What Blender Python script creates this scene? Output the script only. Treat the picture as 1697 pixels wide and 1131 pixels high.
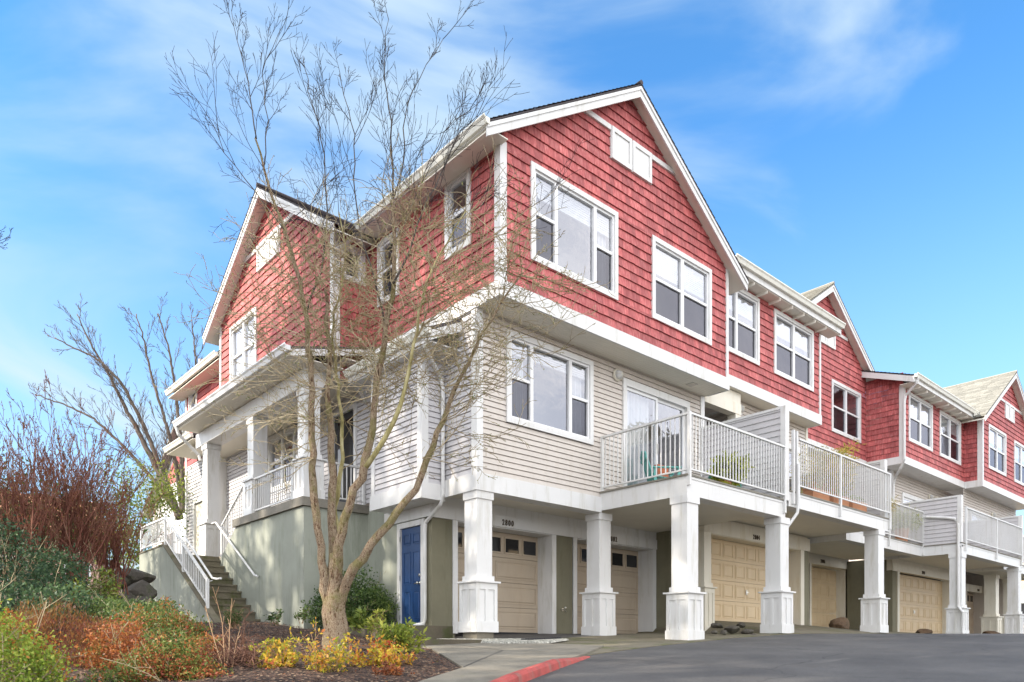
import bpy, math, random
import numpy as np
from mathutils import Vector, Matrix
for o in list(bpy.data.objects): bpy.data.objects.remove(o, do_unlink=True)
SC = bpy.context.scene
COL = SC.collection
R = math.radians
# ------------------------------------------------------------------ camera
CAMX, CAMY = -8.48, -10.5
CR, CZ = 0.7476, 0.6643
cd = bpy.data.cameras.new("camera"); cam = bpy.data.objects.new("camera", cd); COL.objects.link(cam)
cam.location = (CAMX, CAMY, 0); cam.rotation_euler = (R(90), 0, -math.atan2(CZ, CR))
cd.sensor_width = 36; cd.lens = 36*1236/1697; cd.shift_x = 0.0; cd.shift_y = (1080-565.5)/1697
cd.clip_start = 0.1; cd.clip_end = 3000
SC.camera = cam
# ------------------------------------------------------------------ light
SUN = Vector((-1.2, 0.50, 0.82)).normalized()
sl = bpy.data.lights.new("sun", 'SUN'); so = bpy.data.objects.new("sun", sl); COL.objects.link(so)
so.rotation_euler = (-SUN).to_track_quat('-Z', 'Y').to_euler(); so.location = (-20, 5, 30)
sl.energy = 2.8; sl.angle = R(0.55); sl.color = (1.0, 0.9, 0.76)
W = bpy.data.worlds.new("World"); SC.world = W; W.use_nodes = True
wn, wl = W.node_tree.nodes, W.node_tree.links
wn.clear()
wo = wn.new('ShaderNodeOutputWorld'); bg = wn.new('ShaderNodeBackground'); bg.inputs[1].default_value = 0.12
sky = wn.new('ShaderNodeTexSky'); sky.sky_type = 'NISHITA'; sky.sun_disc = False
sky.sun_elevation = math.asin(SUN.z); sky.sun_rotation = math.atan2(SUN.x, SUN.y); sky.altitude = 300
sky.air_density = 1.0; sky.dust_density = 0.3; sky.ozone_density = 3.0
tc = wn.new('ShaderNodeTexCoord')
def wmath(op, a, b=None, c=None):
    n = wn.new('ShaderNodeMath'); n.operation = op
    for i, v in enumerate((a, b, c)):
        if v is None: continue
        if isinstance(v, (int, float)): n.inputs[i].default_value = v
        else: wl.new(v, n.inputs[i])
    return n.outputs[0]
mp = wn.new('ShaderNodeMapping'); mp.inputs['Scale'].default_value = (1.0, 1.6, 2.6); mp.inputs['Rotation'].default_value = (0.3, 0.5, 0.9)
mp.inputs['Location'].default_value = (0.35, 0.1, 0.62)
wl.new(tc.outputs['Generated'], mp.inputs[0])
n1 = wn.new('ShaderNodeTexNoise'); n1.inputs['Scale'].default_value = 1.5; n1.inputs['Detail'].default_value = 7; n1.inputs['Roughness'].default_value = 0.5
n1.inputs['Distortion'].default_value = 0.9
wl.new(mp.outputs[0], n1.inputs['Vector'])
mr = wn.new('ShaderNodeMapRange'); mr.interpolation_type = 'SMOOTHSTEP'
mr.inputs[1].default_value = 0.45; mr.inputs[2].default_value = 0.68; mr.inputs[3].default_value = 0.0; mr.inputs[4].default_value = 0.95
wl.new(n1.outputs[0], mr.inputs[0])
# bright cloud added out of view, behind and left, to fill the shaded walls
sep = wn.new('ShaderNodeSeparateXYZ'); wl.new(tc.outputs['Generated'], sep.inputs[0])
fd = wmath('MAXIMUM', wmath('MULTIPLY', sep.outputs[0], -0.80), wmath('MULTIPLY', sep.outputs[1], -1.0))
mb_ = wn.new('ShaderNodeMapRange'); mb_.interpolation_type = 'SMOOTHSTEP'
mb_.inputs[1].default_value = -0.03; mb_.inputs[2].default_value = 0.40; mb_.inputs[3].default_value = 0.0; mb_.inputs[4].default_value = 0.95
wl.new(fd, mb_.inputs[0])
hz = wn.new('ShaderNodeMapRange'); hz.interpolation_type = 'SMOOTHSTEP'
hz.inputs[1].default_value = 0.0; hz.inputs[2].default_value = 0.60; hz.inputs[3].default_value = 0.74; hz.inputs[4].default_value = 0.0
wl.new(sep.outputs[2], hz.inputs[0])
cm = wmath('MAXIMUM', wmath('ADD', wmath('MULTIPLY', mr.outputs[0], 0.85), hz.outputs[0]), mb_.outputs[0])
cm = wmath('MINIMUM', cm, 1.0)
tint = wn.new('ShaderNodeMix'); tint.data_type = 'RGBA'; tint.blend_type = 'MULTIPLY'; tint.inputs[0].default_value = 1.0
wl.new(sky.outputs[0], tint.inputs[6]); tint.inputs[7].default_value = (0.44, 0.82, 1.0, 1)
# cloud radiance: the added fill banks behind the camera are brighter
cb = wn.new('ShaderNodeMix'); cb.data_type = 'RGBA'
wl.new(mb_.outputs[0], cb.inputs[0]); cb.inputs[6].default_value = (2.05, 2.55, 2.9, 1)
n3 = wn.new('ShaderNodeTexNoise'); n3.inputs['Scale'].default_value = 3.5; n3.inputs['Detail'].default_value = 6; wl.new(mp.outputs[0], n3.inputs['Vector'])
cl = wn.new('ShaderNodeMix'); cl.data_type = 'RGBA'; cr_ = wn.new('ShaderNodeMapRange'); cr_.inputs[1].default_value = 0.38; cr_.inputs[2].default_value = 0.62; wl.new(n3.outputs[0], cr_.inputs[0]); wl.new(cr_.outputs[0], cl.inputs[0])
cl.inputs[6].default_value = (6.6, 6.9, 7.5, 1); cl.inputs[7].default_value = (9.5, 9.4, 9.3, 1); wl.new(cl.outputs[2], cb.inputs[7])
mx = wn.new('ShaderNodeMix'); mx.data_type = 'RGBA'
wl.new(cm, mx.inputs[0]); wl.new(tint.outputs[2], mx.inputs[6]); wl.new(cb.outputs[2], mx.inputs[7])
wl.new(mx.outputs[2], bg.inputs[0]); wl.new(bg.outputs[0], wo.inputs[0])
SC.view_settings.view_transform = 'Standard'; SC.view_settings.look = 'None'
SC.view_settings.exposure = 1.62; SC.view_settings.gamma = 1.0
random.seed(7); rng = np.random.default_rng(7)
# ------------------------------------------------------------------ helpers
def at(px, py, z):            # a point z metres in front of the camera
    r = (px-848.5)/1236*z; h = (1080-py)/1236*z
    return Vector((CR*r+CZ*z+CAMX, -CZ*r+CR*z+CAMY, h))
def depth(x, y): return CZ*(x-CAMX)+CR*(y-CAMY)
def YF(y): return lambda u, w, d: (u, y-d, w)        # a face looking towards -Y
def XF(x): return lambda u, w, d: (x-d, u, w)        # a face looking towards -X
SPLIT = {'corner_board', 'garage_wall', 'garage_trim', 'rear_wall', 'gable_trim', 'hinge', 'floor_band', 'recess_wall', 'header_board', 'downspout', 'footing', 'porch_floor', 'garage_back', 'porch_beam', 'handrail', 'soffit', 'fascia', 'chimney', 'wall_panel', 'door_frame', 'balcony'}
class MB:
    def __init__(s): s.v = []; s.f = []; s.r = []; s.m = []
    def quad(s, *p, rnd=0.5):
        n = len(s.v); s.v += [tuple(q) for q in p]; s.f.append(tuple(range(n, n+len(p)))); s.r.append(rnd); return s
    def hexa(s, c, rnd=0.5):    # c: 8 corners, 0-3 one side, 4-7 the other
        n = len(s.v); s.v += [tuple(q) for q in c]
        for f in ((0,3,2,1),(4,5,6,7),(0,1,5,4),(1,2,6,5),(2,3,7,6),(3,0,4,7)):
            s.f.append(tuple(n+i for i in f)); s.r.append(rnd)
        return s
    def box(s, x0, x1, y0, y1, z0, z1, rnd=0.5):
        return s.hexa([(x0,y0,z0),(x1,y0,z0),(x1,y1,z0),(x0,y1,z0),(x0,y0,z1),(x1,y0,z1),(x1,y1,z1),(x0,y1,z1)], rnd)
    def fb(s, F, u0, u1, w0, w1, d0, d1, rnd=0.5):
        return s.hexa([F(u0,w0,d0),F(u1,w0,d0),F(u1,w0,d1),F(u0,w0,d1),F(u0,w1,d0),F(u1,w1,d0),F(u1,w1,d1),F(u0,w1,d1)], rnd)
    def prism(s, pts, off):     # polygon pts extruded by vector off
        n = len(s.v); k = len(pts); o = Vector(off)
        s.v += [tuple(p) for p in pts]+[tuple(Vector(p)+o) for p in pts]
        s.f.append(tuple(range(n, n+k))); s.f.append(tuple(range(n+2*k-1, n+k-1, -1))); s.r += [.5, .5]
        for i in range(k):
            j = (i+1) % k; s.f.append((n+i, n+k+i, n+k+j, n+j)); s.r.append(.5)
        return s
    def tube(s, pts, rad, n=6, cap=True, rnd=0.5):
        pts = [Vector(p) for p in pts]
        if not isinstance(rad, (list, tuple)): rad = [rad]*len(pts)
        base = len(s.v); ref = Vector((0.13, 0.31, 0.94))
        for i, p in enumerate(pts):
            t = (pts[min(i+1, len(pts)-1)]-pts[max(i-1, 0)])
            if t.length < 1e-9: t = Vector((0,0,1))
            t.normalize()
            a = t.cross(ref)
            if a.length < 0.15: a = t.cross(Vector((1,0,0)))
            a.normalize(); b = t.cross(a)
            for k in range(n):
                an = 2*math.pi*k/n
                s.v.append(tuple(p+(a*math.cos(an)+b*math.sin(an))*rad[i]))
        for i in range(len(pts)-1):
            for k in range(n):
                k2 = (k+1) % n
                s.f.append((base+i*n+k, base+i*n+k2, base+(i+1)*n+k2, base+(i+1)*n+k)); s.r.append(rnd)
        if cap:
            s.f.append(tuple(base+k for k in range(n-1, -1, -1))); s.f.append(tuple(base+(len(pts)-1)*n+k for k in range(n))); s.r += [rnd, rnd]
        return s
    def lathe(s, prof, c, n=16, axis='Z'):   # prof: (r, h)
        base = len(s.v)
        for r_, h in prof:
            for k in range(n):
                a = 2*math.pi*k/n; x, y = r_*math.cos(a), r_*math.sin(a)
                s.v.append((c[0]+x, c[1]+y, c[2]+h) if axis == 'Z' else ((c[0]+x, c[1]-h, c[2]+y) if axis == 'Y' else (c[0]-h, c[1]+x, c[2]+y)))
        for i in range(len(prof)-1):
            for k in range(n):
                k2 = (k+1) % n; s.f.append((base+i*n+k, base+i*n+k2, base+(i+1)*n+k2, base+(i+1)*n+k)); s.r.append(.5)
        s.f.append(tuple(base+k for k in range(n))); s.f.append(tuple(base+(len(prof)-1)*n+k for k in range(n))); s.r += [.5, .5]
        return s
    def split(s):
        """groups of faces whose pieces touch one another, as separate builders"""
        par = list(range(len(s.v)))
        def fd(i):
            while par[i] != i: par[i] = par[par[i]]; i = par[i]
            return i
        for f in s.f:
            for k in f[1:]: par[fd(k)] = fd(f[0])
        isl = {}
        for i in range(len(s.v)): isl.setdefault(fd(i), []).append(i)
        bx = []
        for k, vs in isl.items():
            P = [s.v[i] for i in vs]; bx.append([k, [min(p[j] for p in P)-0.006 for j in range(3)], [max(p[j] for p in P)+0.006 for j in range(3)]])
        g = list(range(len(bx)))
        def fg(i):
            while g[i] != i: i = g[i]
            return i
        for i in range(len(bx)):
            for j in range(i):
                if all(bx[i][1][q] <= bx[j][2][q] and bx[j][1][q] <= bx[i][2][q] for q in range(3)): g[fg(i)] = fg(j)
        root2g = {b[0]: fg(i) for i, b in enumerate(bx)}; out = {}
        for f, r_ in zip(s.f, s.r): out.setdefault(root2g[fd(f[0])], []).append((f, r_))
        res = []
        for fs in out.values():
            m = MB(); mp_ = {}
            for f, r_ in fs:
                t = []
                for i in f:
                    if i not in mp_: mp_[i] = len(m.v); m.v.append(s.v[i])
                    t.append(mp_[i])
                m.f.append(tuple(t)); m.r.append(r_)
            res.append(m)
        return res
    def build(s, name, mat, parent=None, smooth=False, fix=True):
        if name in SPLIT:
            ms = s.split()
            if len(ms) > 1: return [m.build1(name, mat, parent, smooth, fix) for m in ms][0]
        return s.build1(name, mat, parent, smooth, fix)
    def build1(s, name, mat, parent=None, smooth=False, fix=True):
        off = Vector((0,0,0))
        root = parent
        while root is not None and root.parent is not None: root = root.parent
        if root is not None: off = Vector(root['base'])
        me = bpy.data.meshes.new(name)
        vs = [(a-off.x, b-off.y, c-off.z) for a, b, c in s.v]
        me.from_pydata(vs, [], s.f)
        at_ = me.attributes.new('rnd', 'FLOAT', 'FACE'); at_.data.foreach_set('value', s.r)
        if fix:
            import bmesh
            bm = bmesh.new(); bm.from_mesh(me); bmesh.ops.recalc_face_normals(bm, faces=bm.faces); bm.to_mesh(me); bm.free()
        me.materials.append(mat)
        if smooth: me.polygons.foreach_set('use_smooth', [True]*len(me.polygons))
        o = bpy.data.objects.new(name, me); COL.objects.link(o)
        if parent is not None: o.parent = parent
        me.update(); return o
def thing(name, label, cat, loc, group=None):
    o = bpy.data.objects.new(name, None); COL.objects.link(o); o.location = loc
    o['label'] = label; o['category'] = cat; o['base'] = tuple(loc)
    if group: o['group'] = group
    return o
def tag(o, label, cat, group=None):
    o['label'] = label; o['category'] = cat
    if group: o['group'] = group
    return o
def struct(o): o['kind'] = 'structure'; return o
# ------------------------------------------------------------------ materials
def new_mat(name, col, rough=0.6, spec=0.4):
    m = bpy.data.materials.new(name); m.use_nodes = True
    b = m.node_tree.nodes['Principled BSDF']; b.inputs['Base Color'].default_value = (*col, 1)
    b.inputs['Roughness'].default_value = rough; b.inputs['Specular IOR Level'].default_value = spec
    return m, m.node_tree.nodes, m.node_tree.links, b
def noise(nd, lk, scale, detail=4, rough=0.6, vec_scale=None, coord='Object'):
    t = nd.new('ShaderNodeTexCoord'); n = nd.new('ShaderNodeTexNoise')
    n.inputs['Scale'].default_value = scale; n.inputs['Detail'].default_value = detail; n.inputs['Roughness'].default_value = rough
    if vec_scale:
        mpn = nd.new('ShaderNodeMapping'); mpn.inputs['Scale'].default_value = vec_scale
        lk.new(t.outputs[coord], mpn.inputs[0]); lk.new(mpn.outputs[0], n.inputs['Vector'])
    else: lk.new(t.outputs[coord], n.inputs['Vector'])
    return n.outputs[0]
def ramp(nd, lk, fac, stops):
    r_ = nd.new('ShaderNodeValToRGB'); e = r_.color_ramp.elements
    e[0].position, e[0].color = stops[0][0], (*stops[0][1], 1)
    e[1].position, e[1].color = stops[-1][0], (*stops[-1][1], 1)
    for p, c in stops[1:-1]:
        q = e.new(p); q.color = (*c, 1)
    lk.new(fac, r_.inputs[0]); return r_.outputs[0]
def mixc(nd, lk, fac, a, b, mode='MIX'):
    m = nd.new('ShaderNodeMix'); m.data_type = 'RGBA'; m.blend_type = mode
    for s_, v in ((0, fac), (6, a), (7, b)):
        if isinstance(v, (int, float)): m.inputs[s_].default_value = v
        elif isinstance(v, tuple): m.inputs[s_].default_value = (*v, 1)
        else: lk.new(v, m.inputs[s_])
    return m.outputs[2]
def bump(nd, lk, b, h, strength=0.3, dist=0.01):
    n = nd.new('ShaderNodeBump'); n.inputs['Strength'].default_value = strength; n.inputs['Distance'].default_value = dist
    lk.new(h, n.inputs['Height']); lk.new(n.outputs[0], b.inputs['Normal'])
def attr(nd, name='rnd'):
    a = nd.new('ShaderNodeAttribute'); a.attribute_name = name; return a.outputs['Fac']
M = {}
def painted(key, col, rough=0.5, var=0.08, sc=1.5, bs=0.05, dirt=None):
    m, nd, lk, b = new_mat(key, col, rough)
    f = noise(nd, lk, sc, 5, 0.65)
    lo = tuple(c*(1-var) for c in col); hi = tuple(min(1, c*(1+var)) for c in col)
    c = ramp(nd, lk, f, [(0.3, lo), (0.7, hi)])
    if dirt:
        f2 = noise(nd, lk, 3.0, 6, 0.7, (1.6, 1.6, 0.25))
        k = ramp(nd, lk, f2, [(0.52, (0,0,0)), (0.74, (1,1,1))])
        c = mixc(nd, lk, k, c, tuple(a*b_ for a, b_ in zip(col, dirt)))
    lk.new(c, b.inputs['Base Color'])
    bump(nd, lk, b, noise(nd, lk, 60, 3), bs, 0.004)
    M[key] = m; return m
painted('white', (0.66, 0.655, 0.645), 0.42, 0.045, 1.2, 0.05, (0.76, 0.74, 0.67))
painted('vinyl_white', (0.74, 0.74, 0.745), 0.3, 0.02)
painted('cream', (0.70, 0.66, 0.56), 0.5, 0.04, 1.5, 0.05, (0.85, 0.8, 0.7))
painted('gutter', (0.78, 0.77, 0.70), 0.35, 0.04, 1.0, 0.02, (0.78, 0.76, 0.66))
painted('siding', (0.55, 0.50, 0.452), 0.55, 0.05, 2.5, 0.08, (0.9, 0.88, 0.84))
painted('siding_grey', (0.525, 0.51, 0.52), 0.55, 0.05, 2.5, 0.08, (0.86, 0.84, 0.82))
painted('olive', (0.185, 0.172, 0.115), 0.75, 0.10, 2.0, 0.15, (0.75, 0.75, 0.7))
painted('stucco', (0.31, 0.325, 0.275), 0.85, 0.12, 1.0, 0.5, (0.68, 0.71, 0.64))
painted('soffit', (0.76, 0.72, 0.63), 0.6, 0.04)
painted('door_tan', (0.44, 0.36, 0.27), 0.5, 0.05, 1.2, 0.05, (0.9, 0.88, 0.85))
painted('door_gold', (0.62, 0.48, 0.30), 0.5, 0.05, 1.2, 0.05, (0.92, 0.9, 0.86))
painted('blue_door', (0.022, 0.062, 0.17), 0.35, 0.18, 2.0, 0.03)
painted('metal', (0.55, 0.54, 0.50), 0.3); M['metal'].node_tree.nodes['Principled BSDF'].inputs['Metallic'].default_value = 0.9
painted('dark', (0.03, 0.03, 0.035), 0.5)
painted('teal', (0.12, 0.40, 0.36), 0.45, 0.08)
painted('terracotta', (0.50, 0.24, 0.13), 0.8, 0.12)
painted('fabric', (0.45, 0.14, 0.07), 0.9, 0.1)
painted('kerb_red', (0.37, 0.070, 0.058), 0.75, 0.25, 7.0, 0.5, (0.50, 2.3, 2.2))
painted('interior', (0.24, 0.23, 0.22), 0.9, 0.1)
painted('curtain', (0.55, 0.55, 0.55), 0.8, 0.06, 3.0)
painted('blind_white', (0.50, 0.50, 0.50), 0.7, 0.03)
painted('number', (0.10, 0.075, 0.05), 0.5, 0.02)
painted('roof_vent', (0.06, 0.055, 0.05), 0.6)
painted('wood', (0.33, 0.20, 0.11), 0.8, 0.2)
def concrete(key, col, moss=(0.10, 0.11, 0.04), ms=0.62, sc=2.2):
    m, nd, lk, b = new_mat(key, col, 0.85)
    f = noise(nd, lk, sc, 7, 0.7); c = ramp(nd, lk, f, [(0.25, tuple(x*0.62 for x in col)), (0.55, col), (0.8, tuple(x*1.2 for x in col))])
    g = noise(nd, lk, 90, 4, 0.7); c = mixc(nd, lk, 0.35, c, ramp(nd, lk, g, [(0.3, (0.25,0.25,0.25)), (0.7, (1,1,1))]), 'MULTIPLY')
    f2 = noise(nd, lk, 1.4, 6, 0.75); k = ramp(nd, lk, f2, [(ms, (0,0,0)), (ms+0.14, (1,1,1))])
    c = mixc(nd, lk, k, c, moss); lk.new(c, b.inputs['Base Color']); bump(nd, lk, b, g if not key.startswith('rock') else noise(nd, lk, 9, 8, 0.75), 0.5 if not key.startswith('rock') else 1.0, 0.006 if not key.startswith('rock') else 0.08); M[key] = m
concrete('concrete', (0.235, 0.21, 0.165), ms=0.64)
concrete('concrete_old', (0.19, 0.165, 0.115), (0.09, 0.095, 0.035), 0.5)
concrete('concrete_cap', (0.26, 0.24, 0.20), (0.11, 0.11, 0.06), 0.6)
concrete('rock', (0.13, 0.115, 0.095), (0.07, 0.08, 0.035), 0.55, 7)
concrete('rock_brown', (0.17, 0.105, 0.06), (0.06, 0.05, 0.03), 0.55, 6)
def asphalt():
    m, nd, lk, b = new_mat('asphalt', (0.06, 0.058, 0.06), 0.8)
    f = noise(nd, lk, 0.5, 6, 0.7); c = ramp(nd, lk, f, [(0.3, (0.060, 0.056, 0.054)), (0.5, (0.092, 0.086, 0.081)), (0.72, (0.130, 0.122, 0.113))])
    g = noise(nd, lk, 130, 3, 0.7); c = mixc(nd, lk, 0.7, c, ramp(nd, lk, g, [(0.35, (0.35,0.35,0.35)), (0.65, (1.5,1.5,1.5))]), 'MULTIPLY')
    st = noise(nd, lk, 1.0, 5, 0.7, (0.35, 2.2, 1)); k = ramp(nd, lk, st, [(0.6, (0,0,0)), (0.75, (1,1,1))]); c = mixc(nd, lk, k, c, (0.135, 0.125, 0.113))
    vz = nd.new('ShaderNodeTexVoronoi'); vz.feature = 'DISTANCE_TO_EDGE'; vz.inputs['Scale'].default_value = 0.35
    t = nd.new('ShaderNodeTexCoord'); dn = nd.new('ShaderNodeTexNoise'); dn.inputs['Scale'].default_value = 1.7; dn.inputs['Detail'].default_value = 4
    ad = nd.new('ShaderNodeMix'); ad.data_type = 'RGBA'; ad.inputs[0].default_value = 0.35; lk.new(t.outputs['Object'], dn.inputs[0]); lk.new(t.outputs['Object'], ad.inputs[6]); lk.new(dn.outputs[1], ad.inputs[7]); lk.new(ad.outputs[2], vz.inputs['Vector'])
    ck = ramp(nd, lk, vz.outputs[0], [(0.0, (0.5,0.5,0.5)), (0.004, (1,1,1))]); c = mixc(nd, lk, 1.0, c, ck, 'MULTIPLY')
    lk.new(c, b.inputs['Base Color']); bump(nd, lk, b, g, 0.6, 0.008); M['asphalt'] = m
asphalt()
def shingle_red():
    m, nd, lk, b = new_mat('red_shingle', (0.36, 0.06, 0.065), 0.7)
    s = noise(nd, lk, 9, 4, 0.7, (3.0, 3.0, 0.35)); c = ramp(nd, lk, s, [(0.25, (0.26, 0.042, 0.046)), (0.5, (0.43, 0.105, 0.102)), (0.78, (0.61, 0.25, 0.235))])
    big = noise(nd, lk, 0.7, 4, 0.6); c = mixc(nd, lk, 0.35, c, ramp(nd, lk, big, [(0.3, (0.72,0.70,0.72)), (0.7, (1.25,1.22,1.2))]), 'MULTIPLY')
    a = attr(nd); c = mixc(nd, lk, 0.8, c, ramp(nd, lk, a, [(0.0, (0.66,0.62,0.64)), (1.0, (1.28,1.26,1.25))]), 'MULTIPLY')
    lk.new(c, b.inputs['Base Color']); bump(nd, lk, b, s, 0.35, 0.006); M['red'] = m
shingle_red()
def roofing(key, c0, c1):
    m, nd, lk, b = new_mat(key, c0, 0.9)
    s = noise(nd, lk, 25, 5, 0.8); c = ramp(nd, lk, s, [(0.3, c0), (0.7, c1)])
    a = attr(nd); c = mixc(nd, lk, 0.8, c, ramp(nd, lk, a, [(0.0, (0.7,0.7,0.7)), (1.0, (1.25,1.25,1.25))]), 'MULTIPLY')
    lk.new(c, b.inputs['Base Color']); bump(nd, lk, b, noise(nd, lk, 200, 2), 0.6, 0.006); M[key] = m
roofing('roof', (0.045, 0.038, 0.04), (0.10, 0.085, 0.09)); roofing('roof_light', (0.20, 0.195, 0.17), (0.36, 0.35, 0.31))
def glass():
    m, nd, lk, b = new_mat('glass', (0.0, 0.0, 0.0), 0.03)
    nd.remove(b); out = nd['Material Output']
    gl = nd.new('ShaderNodeBsdfGlossy'); gl.inputs['Roughness'].default_value = 0.015; gl.inputs['Color'].default_value = (0.93, 0.93, 1.0, 1)
    tr = nd.new('ShaderNodeBsdfTransparent'); tr.inputs['Color'].default_value = (0.82, 0.85, 0.86, 1)
    lw = nd.new('ShaderNodeLayerWeight'); lw.inputs['Blend'].default_value = 0.5
    pw = nd.new('ShaderNodeMath'); pw.operation = 'POWER'; pw.inputs[1].default_value = 3.0; lk.new(lw.outputs['Facing'], pw.inputs[0])
    fr = nd.new('ShaderNodeMath'); fr.operation = 'MULTIPLY_ADD'; fr.inputs[1].default_value = 0.75; fr.inputs[2].default_value = 0.20; lk.new(pw.outputs[0], fr.inputs[0])
    bn = nd.new('ShaderNodeBump'); bn.inputs['Strength'].default_value = 0.14; bn.inputs['Distance'].default_value = 0.05
    lk.new(noise(nd, lk, 2.2, 3), bn.inputs['Height']); lk.new(bn.outputs[0], gl.inputs['Normal'])
    ms = nd.new('ShaderNodeMixShader'); lk.new(fr.outputs[0], ms.inputs[0]); lk.new(tr.outputs[0], ms.inputs[1]); lk.new(gl.outputs[0], ms.inputs[2])
    lk.new(ms.outputs[0], out.inputs[0]); M['glass'] = m
    m2 = m.copy(); m2.name = 'screened_glass'; n2 = m2.node_tree.nodes
    for n in n2:
        if n.type == 'BSDF_TRANSPARENT': n.inputs['Color'].default_value = (0.34, 0.36, 0.38, 1)
        if n.type == 'BSDF_GLOSSY': n.inputs['Roughness'].default_value = 0.12; n.inputs['Color'].default_value = (0.36, 0.355, 0.40, 1)
    M['screen'] = m2
glass()
def leafmat(key, stops, rough=0.5, trans=0.35):
    m, nd, lk, b = new_mat(key, stops[0][1], rough, 0.3)
    a = attr(nd); c = ramp(nd, lk, a, stops); lk.new(c, b.inputs['Base Color'])
    out = nd['Material Output']; tl = nd.new('ShaderNodeBsdfTranslucent'); lk.new(c, tl.inputs[0])
    ms = nd.new('ShaderNodeMixShader'); ms.inputs[0].default_value = trans
    lk.new(b.outputs[0], ms.inputs[1]); lk.new(tl.outputs[0], ms.inputs[2]); lk.new(ms.outputs[0], out.inputs[0]); M[key] = m
leafmat('leaf_lime', [(0.0, (0.08, 0.14, 0.02)), (0.45, (0.24, 0.34, 0.04)), (0.75, (0.42, 0.44, 0.08)), (0.86, (0.45, 0.12, 0.03)), (1.0, (0.55, 0.20, 0.04))])
leafmat('leaf_heather', [(0.0, (0.10, 0.03, 0.02)), (0.4, (0.22, 0.06, 0.035)), (0.7, (0.30, 0.15, 0.03)), (1.0, (0.14, 0.13, 0.035))])
leafmat('leaf_mixed', [(0.0, (0.05, 0.09, 0.02)), (0.45, (0.13, 0.18, 0.04)), (0.62, (0.22, 0.26, 0.07)), (0.74, (0.42, 0.16, 0.05)), (1.0, (0.30, 0.07, 0.04))])
leafmat('leaf_rust', [(0.0, (0.14, 0.05, 0.03)), (0.5, (0.30, 0.10, 0.04)), (0.8, (0.50, 0.18, 0.05)), (1.0, (0.16, 0.18, 0.05))])
leafmat('leaf_green', [(0.0, (0.03, 0.065, 0.02)), (0.5, (0.07, 0.12, 0.03)), (1.0, (0.16, 0.22, 0.06))])
leafmat('leaf_blue', [(0.0, (0.02, 0.045, 0.025)), (0.6, (0.05, 0.095, 0.045)), (1.0, (0.12, 0.19, 0.08))])
leafmat('leaf_yellow', [(0.0, (0.20, 0.26, 0.03)), (0.35, (0.50, 0.42, 0.04)), (0.6, (0.62, 0.34, 0.05)), (0.8, (0.55, 0.17, 0.05)), (1.0, (0.40, 0.05, 0.03))])
leafmat('leaf_yellowgreen', [(0.0, (0.12, 0.18, 0.03)), (0.5, (0.30, 0.34, 0.05)), (1.0, (0.55, 0.52, 0.11))])
leafmat('leaf_lightgreen', [(0.0, (0.04, 0.07, 0.015)), (0.5, (0.13, 0.18, 0.035)), (1.0, (0.34, 0.38, 0.06))])
painted('pink_wall', (0.50, 0.30, 0.25), 0.8)
leafmat('leaf_bright', [(0.0, (0.12, 0.17, 0.02)), (0.5, (0.30, 0.34, 0.03)), (1.0, (0.55, 0.55, 0.08))])
leafmat('leaf_bamboo', [(0.0, (0.30, 0.30, 0.05)), (0.6, (0.52, 0.42, 0.08)), (1.0, (0.60, 0.38, 0.10))])
leafmat('leaf_conifer', [(0.0, (0.02, 0.045, 0.018)), (1.0, (0.06, 0.10, 0.035))])
def barkmat(key, stops, sc=14, bstr=0.9, vs=(1, 1, 0.35)):
    m, nd, lk, b = new_mat(key, stops[0][1], 0.85)
    s = noise(nd, lk, sc, 6, 0.75, vs); c = ramp(nd, lk, s, stops); lk.new(c, b.inputs['Base Color']); bump(nd, lk, b, s, bstr, 0.03); M[key] = m
    return m, nd, lk, b, c
m, nd, lk, b, c = barkmat('bark', [(0.36, (0.04, 0.022, 0.012)), (0.44, (0.20, 0.11, 0.06)), (0.50, (0.44, 0.36, 0.25)), (0.56, (0.17, 0.095, 0.05)), (0.66, (0.52, 0.44, 0.32))], 30, 1.0, (1, 1, 0.3))
for n_ in nd:
    if n_.type == 'BUMP': n_.inputs['Distance'].default_value = 0.06
moss = noise(nd, lk, 2.5, 5, 0.7); c2 = mixc(nd, lk, ramp(nd, lk, moss, [(0.5, (0,0,0)), (0.64, (0.7,0.7,0.7))]), c, (0.20, 0.19, 0.055)); lk.new(c2, b.inputs['Base Color'])
m, nd, lk, b, c = barkmat('bark_limb', [(0.3, (0.10, 0.085, 0.03)), (0.5, (0.28, 0.24, 0.10)), (0.72, (0.50, 0.45, 0.27))], 10, 0.5)
barkmat('twig', [(0.3, (0.20, 0.15, 0.08)), (0.55, (0.42, 0.34, 0.21)), (0.75, (0.62, 0.54, 0.38))], 3.0, 0.1, (1, 1, 1))
barkmat('twig_backlit', [(0.3, (0.020, 0.016, 0.020)), (0.7, (0.06, 0.048, 0.05))], 3.0, 0.1, (1, 1, 1))  # darker twig copy: the backlit look against the sky is in the colour
barkmat('twig_grey', [(0.3, (0.06, 0.045, 0.035)), (0.7, (0.16, 0.125, 0.10))], 3.0, 0.1, (1, 1, 1))
barkmat('limb_backlit', [(0.3, (0.035, 0.03, 0.03)), (0.7, (0.13, 0.11, 0.09))], 8.0, 0.3)  # thin upper limbs, darkened in colour to look backlit
barkmat('twig_red', [(0.3, (0.10, 0.035, 0.025)), (0.5, (0.20, 0.075, 0.05)), (0.72, (0.30, 0.18, 0.12))], 2.0, 0.1, (1, 1, 1))
barkmat('twig_tan', [(0.3, (0.24, 0.13, 0.07)), (0.7, (0.50, 0.34, 0.20))], 3.0, 0.1, (1, 1, 1))
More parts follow.
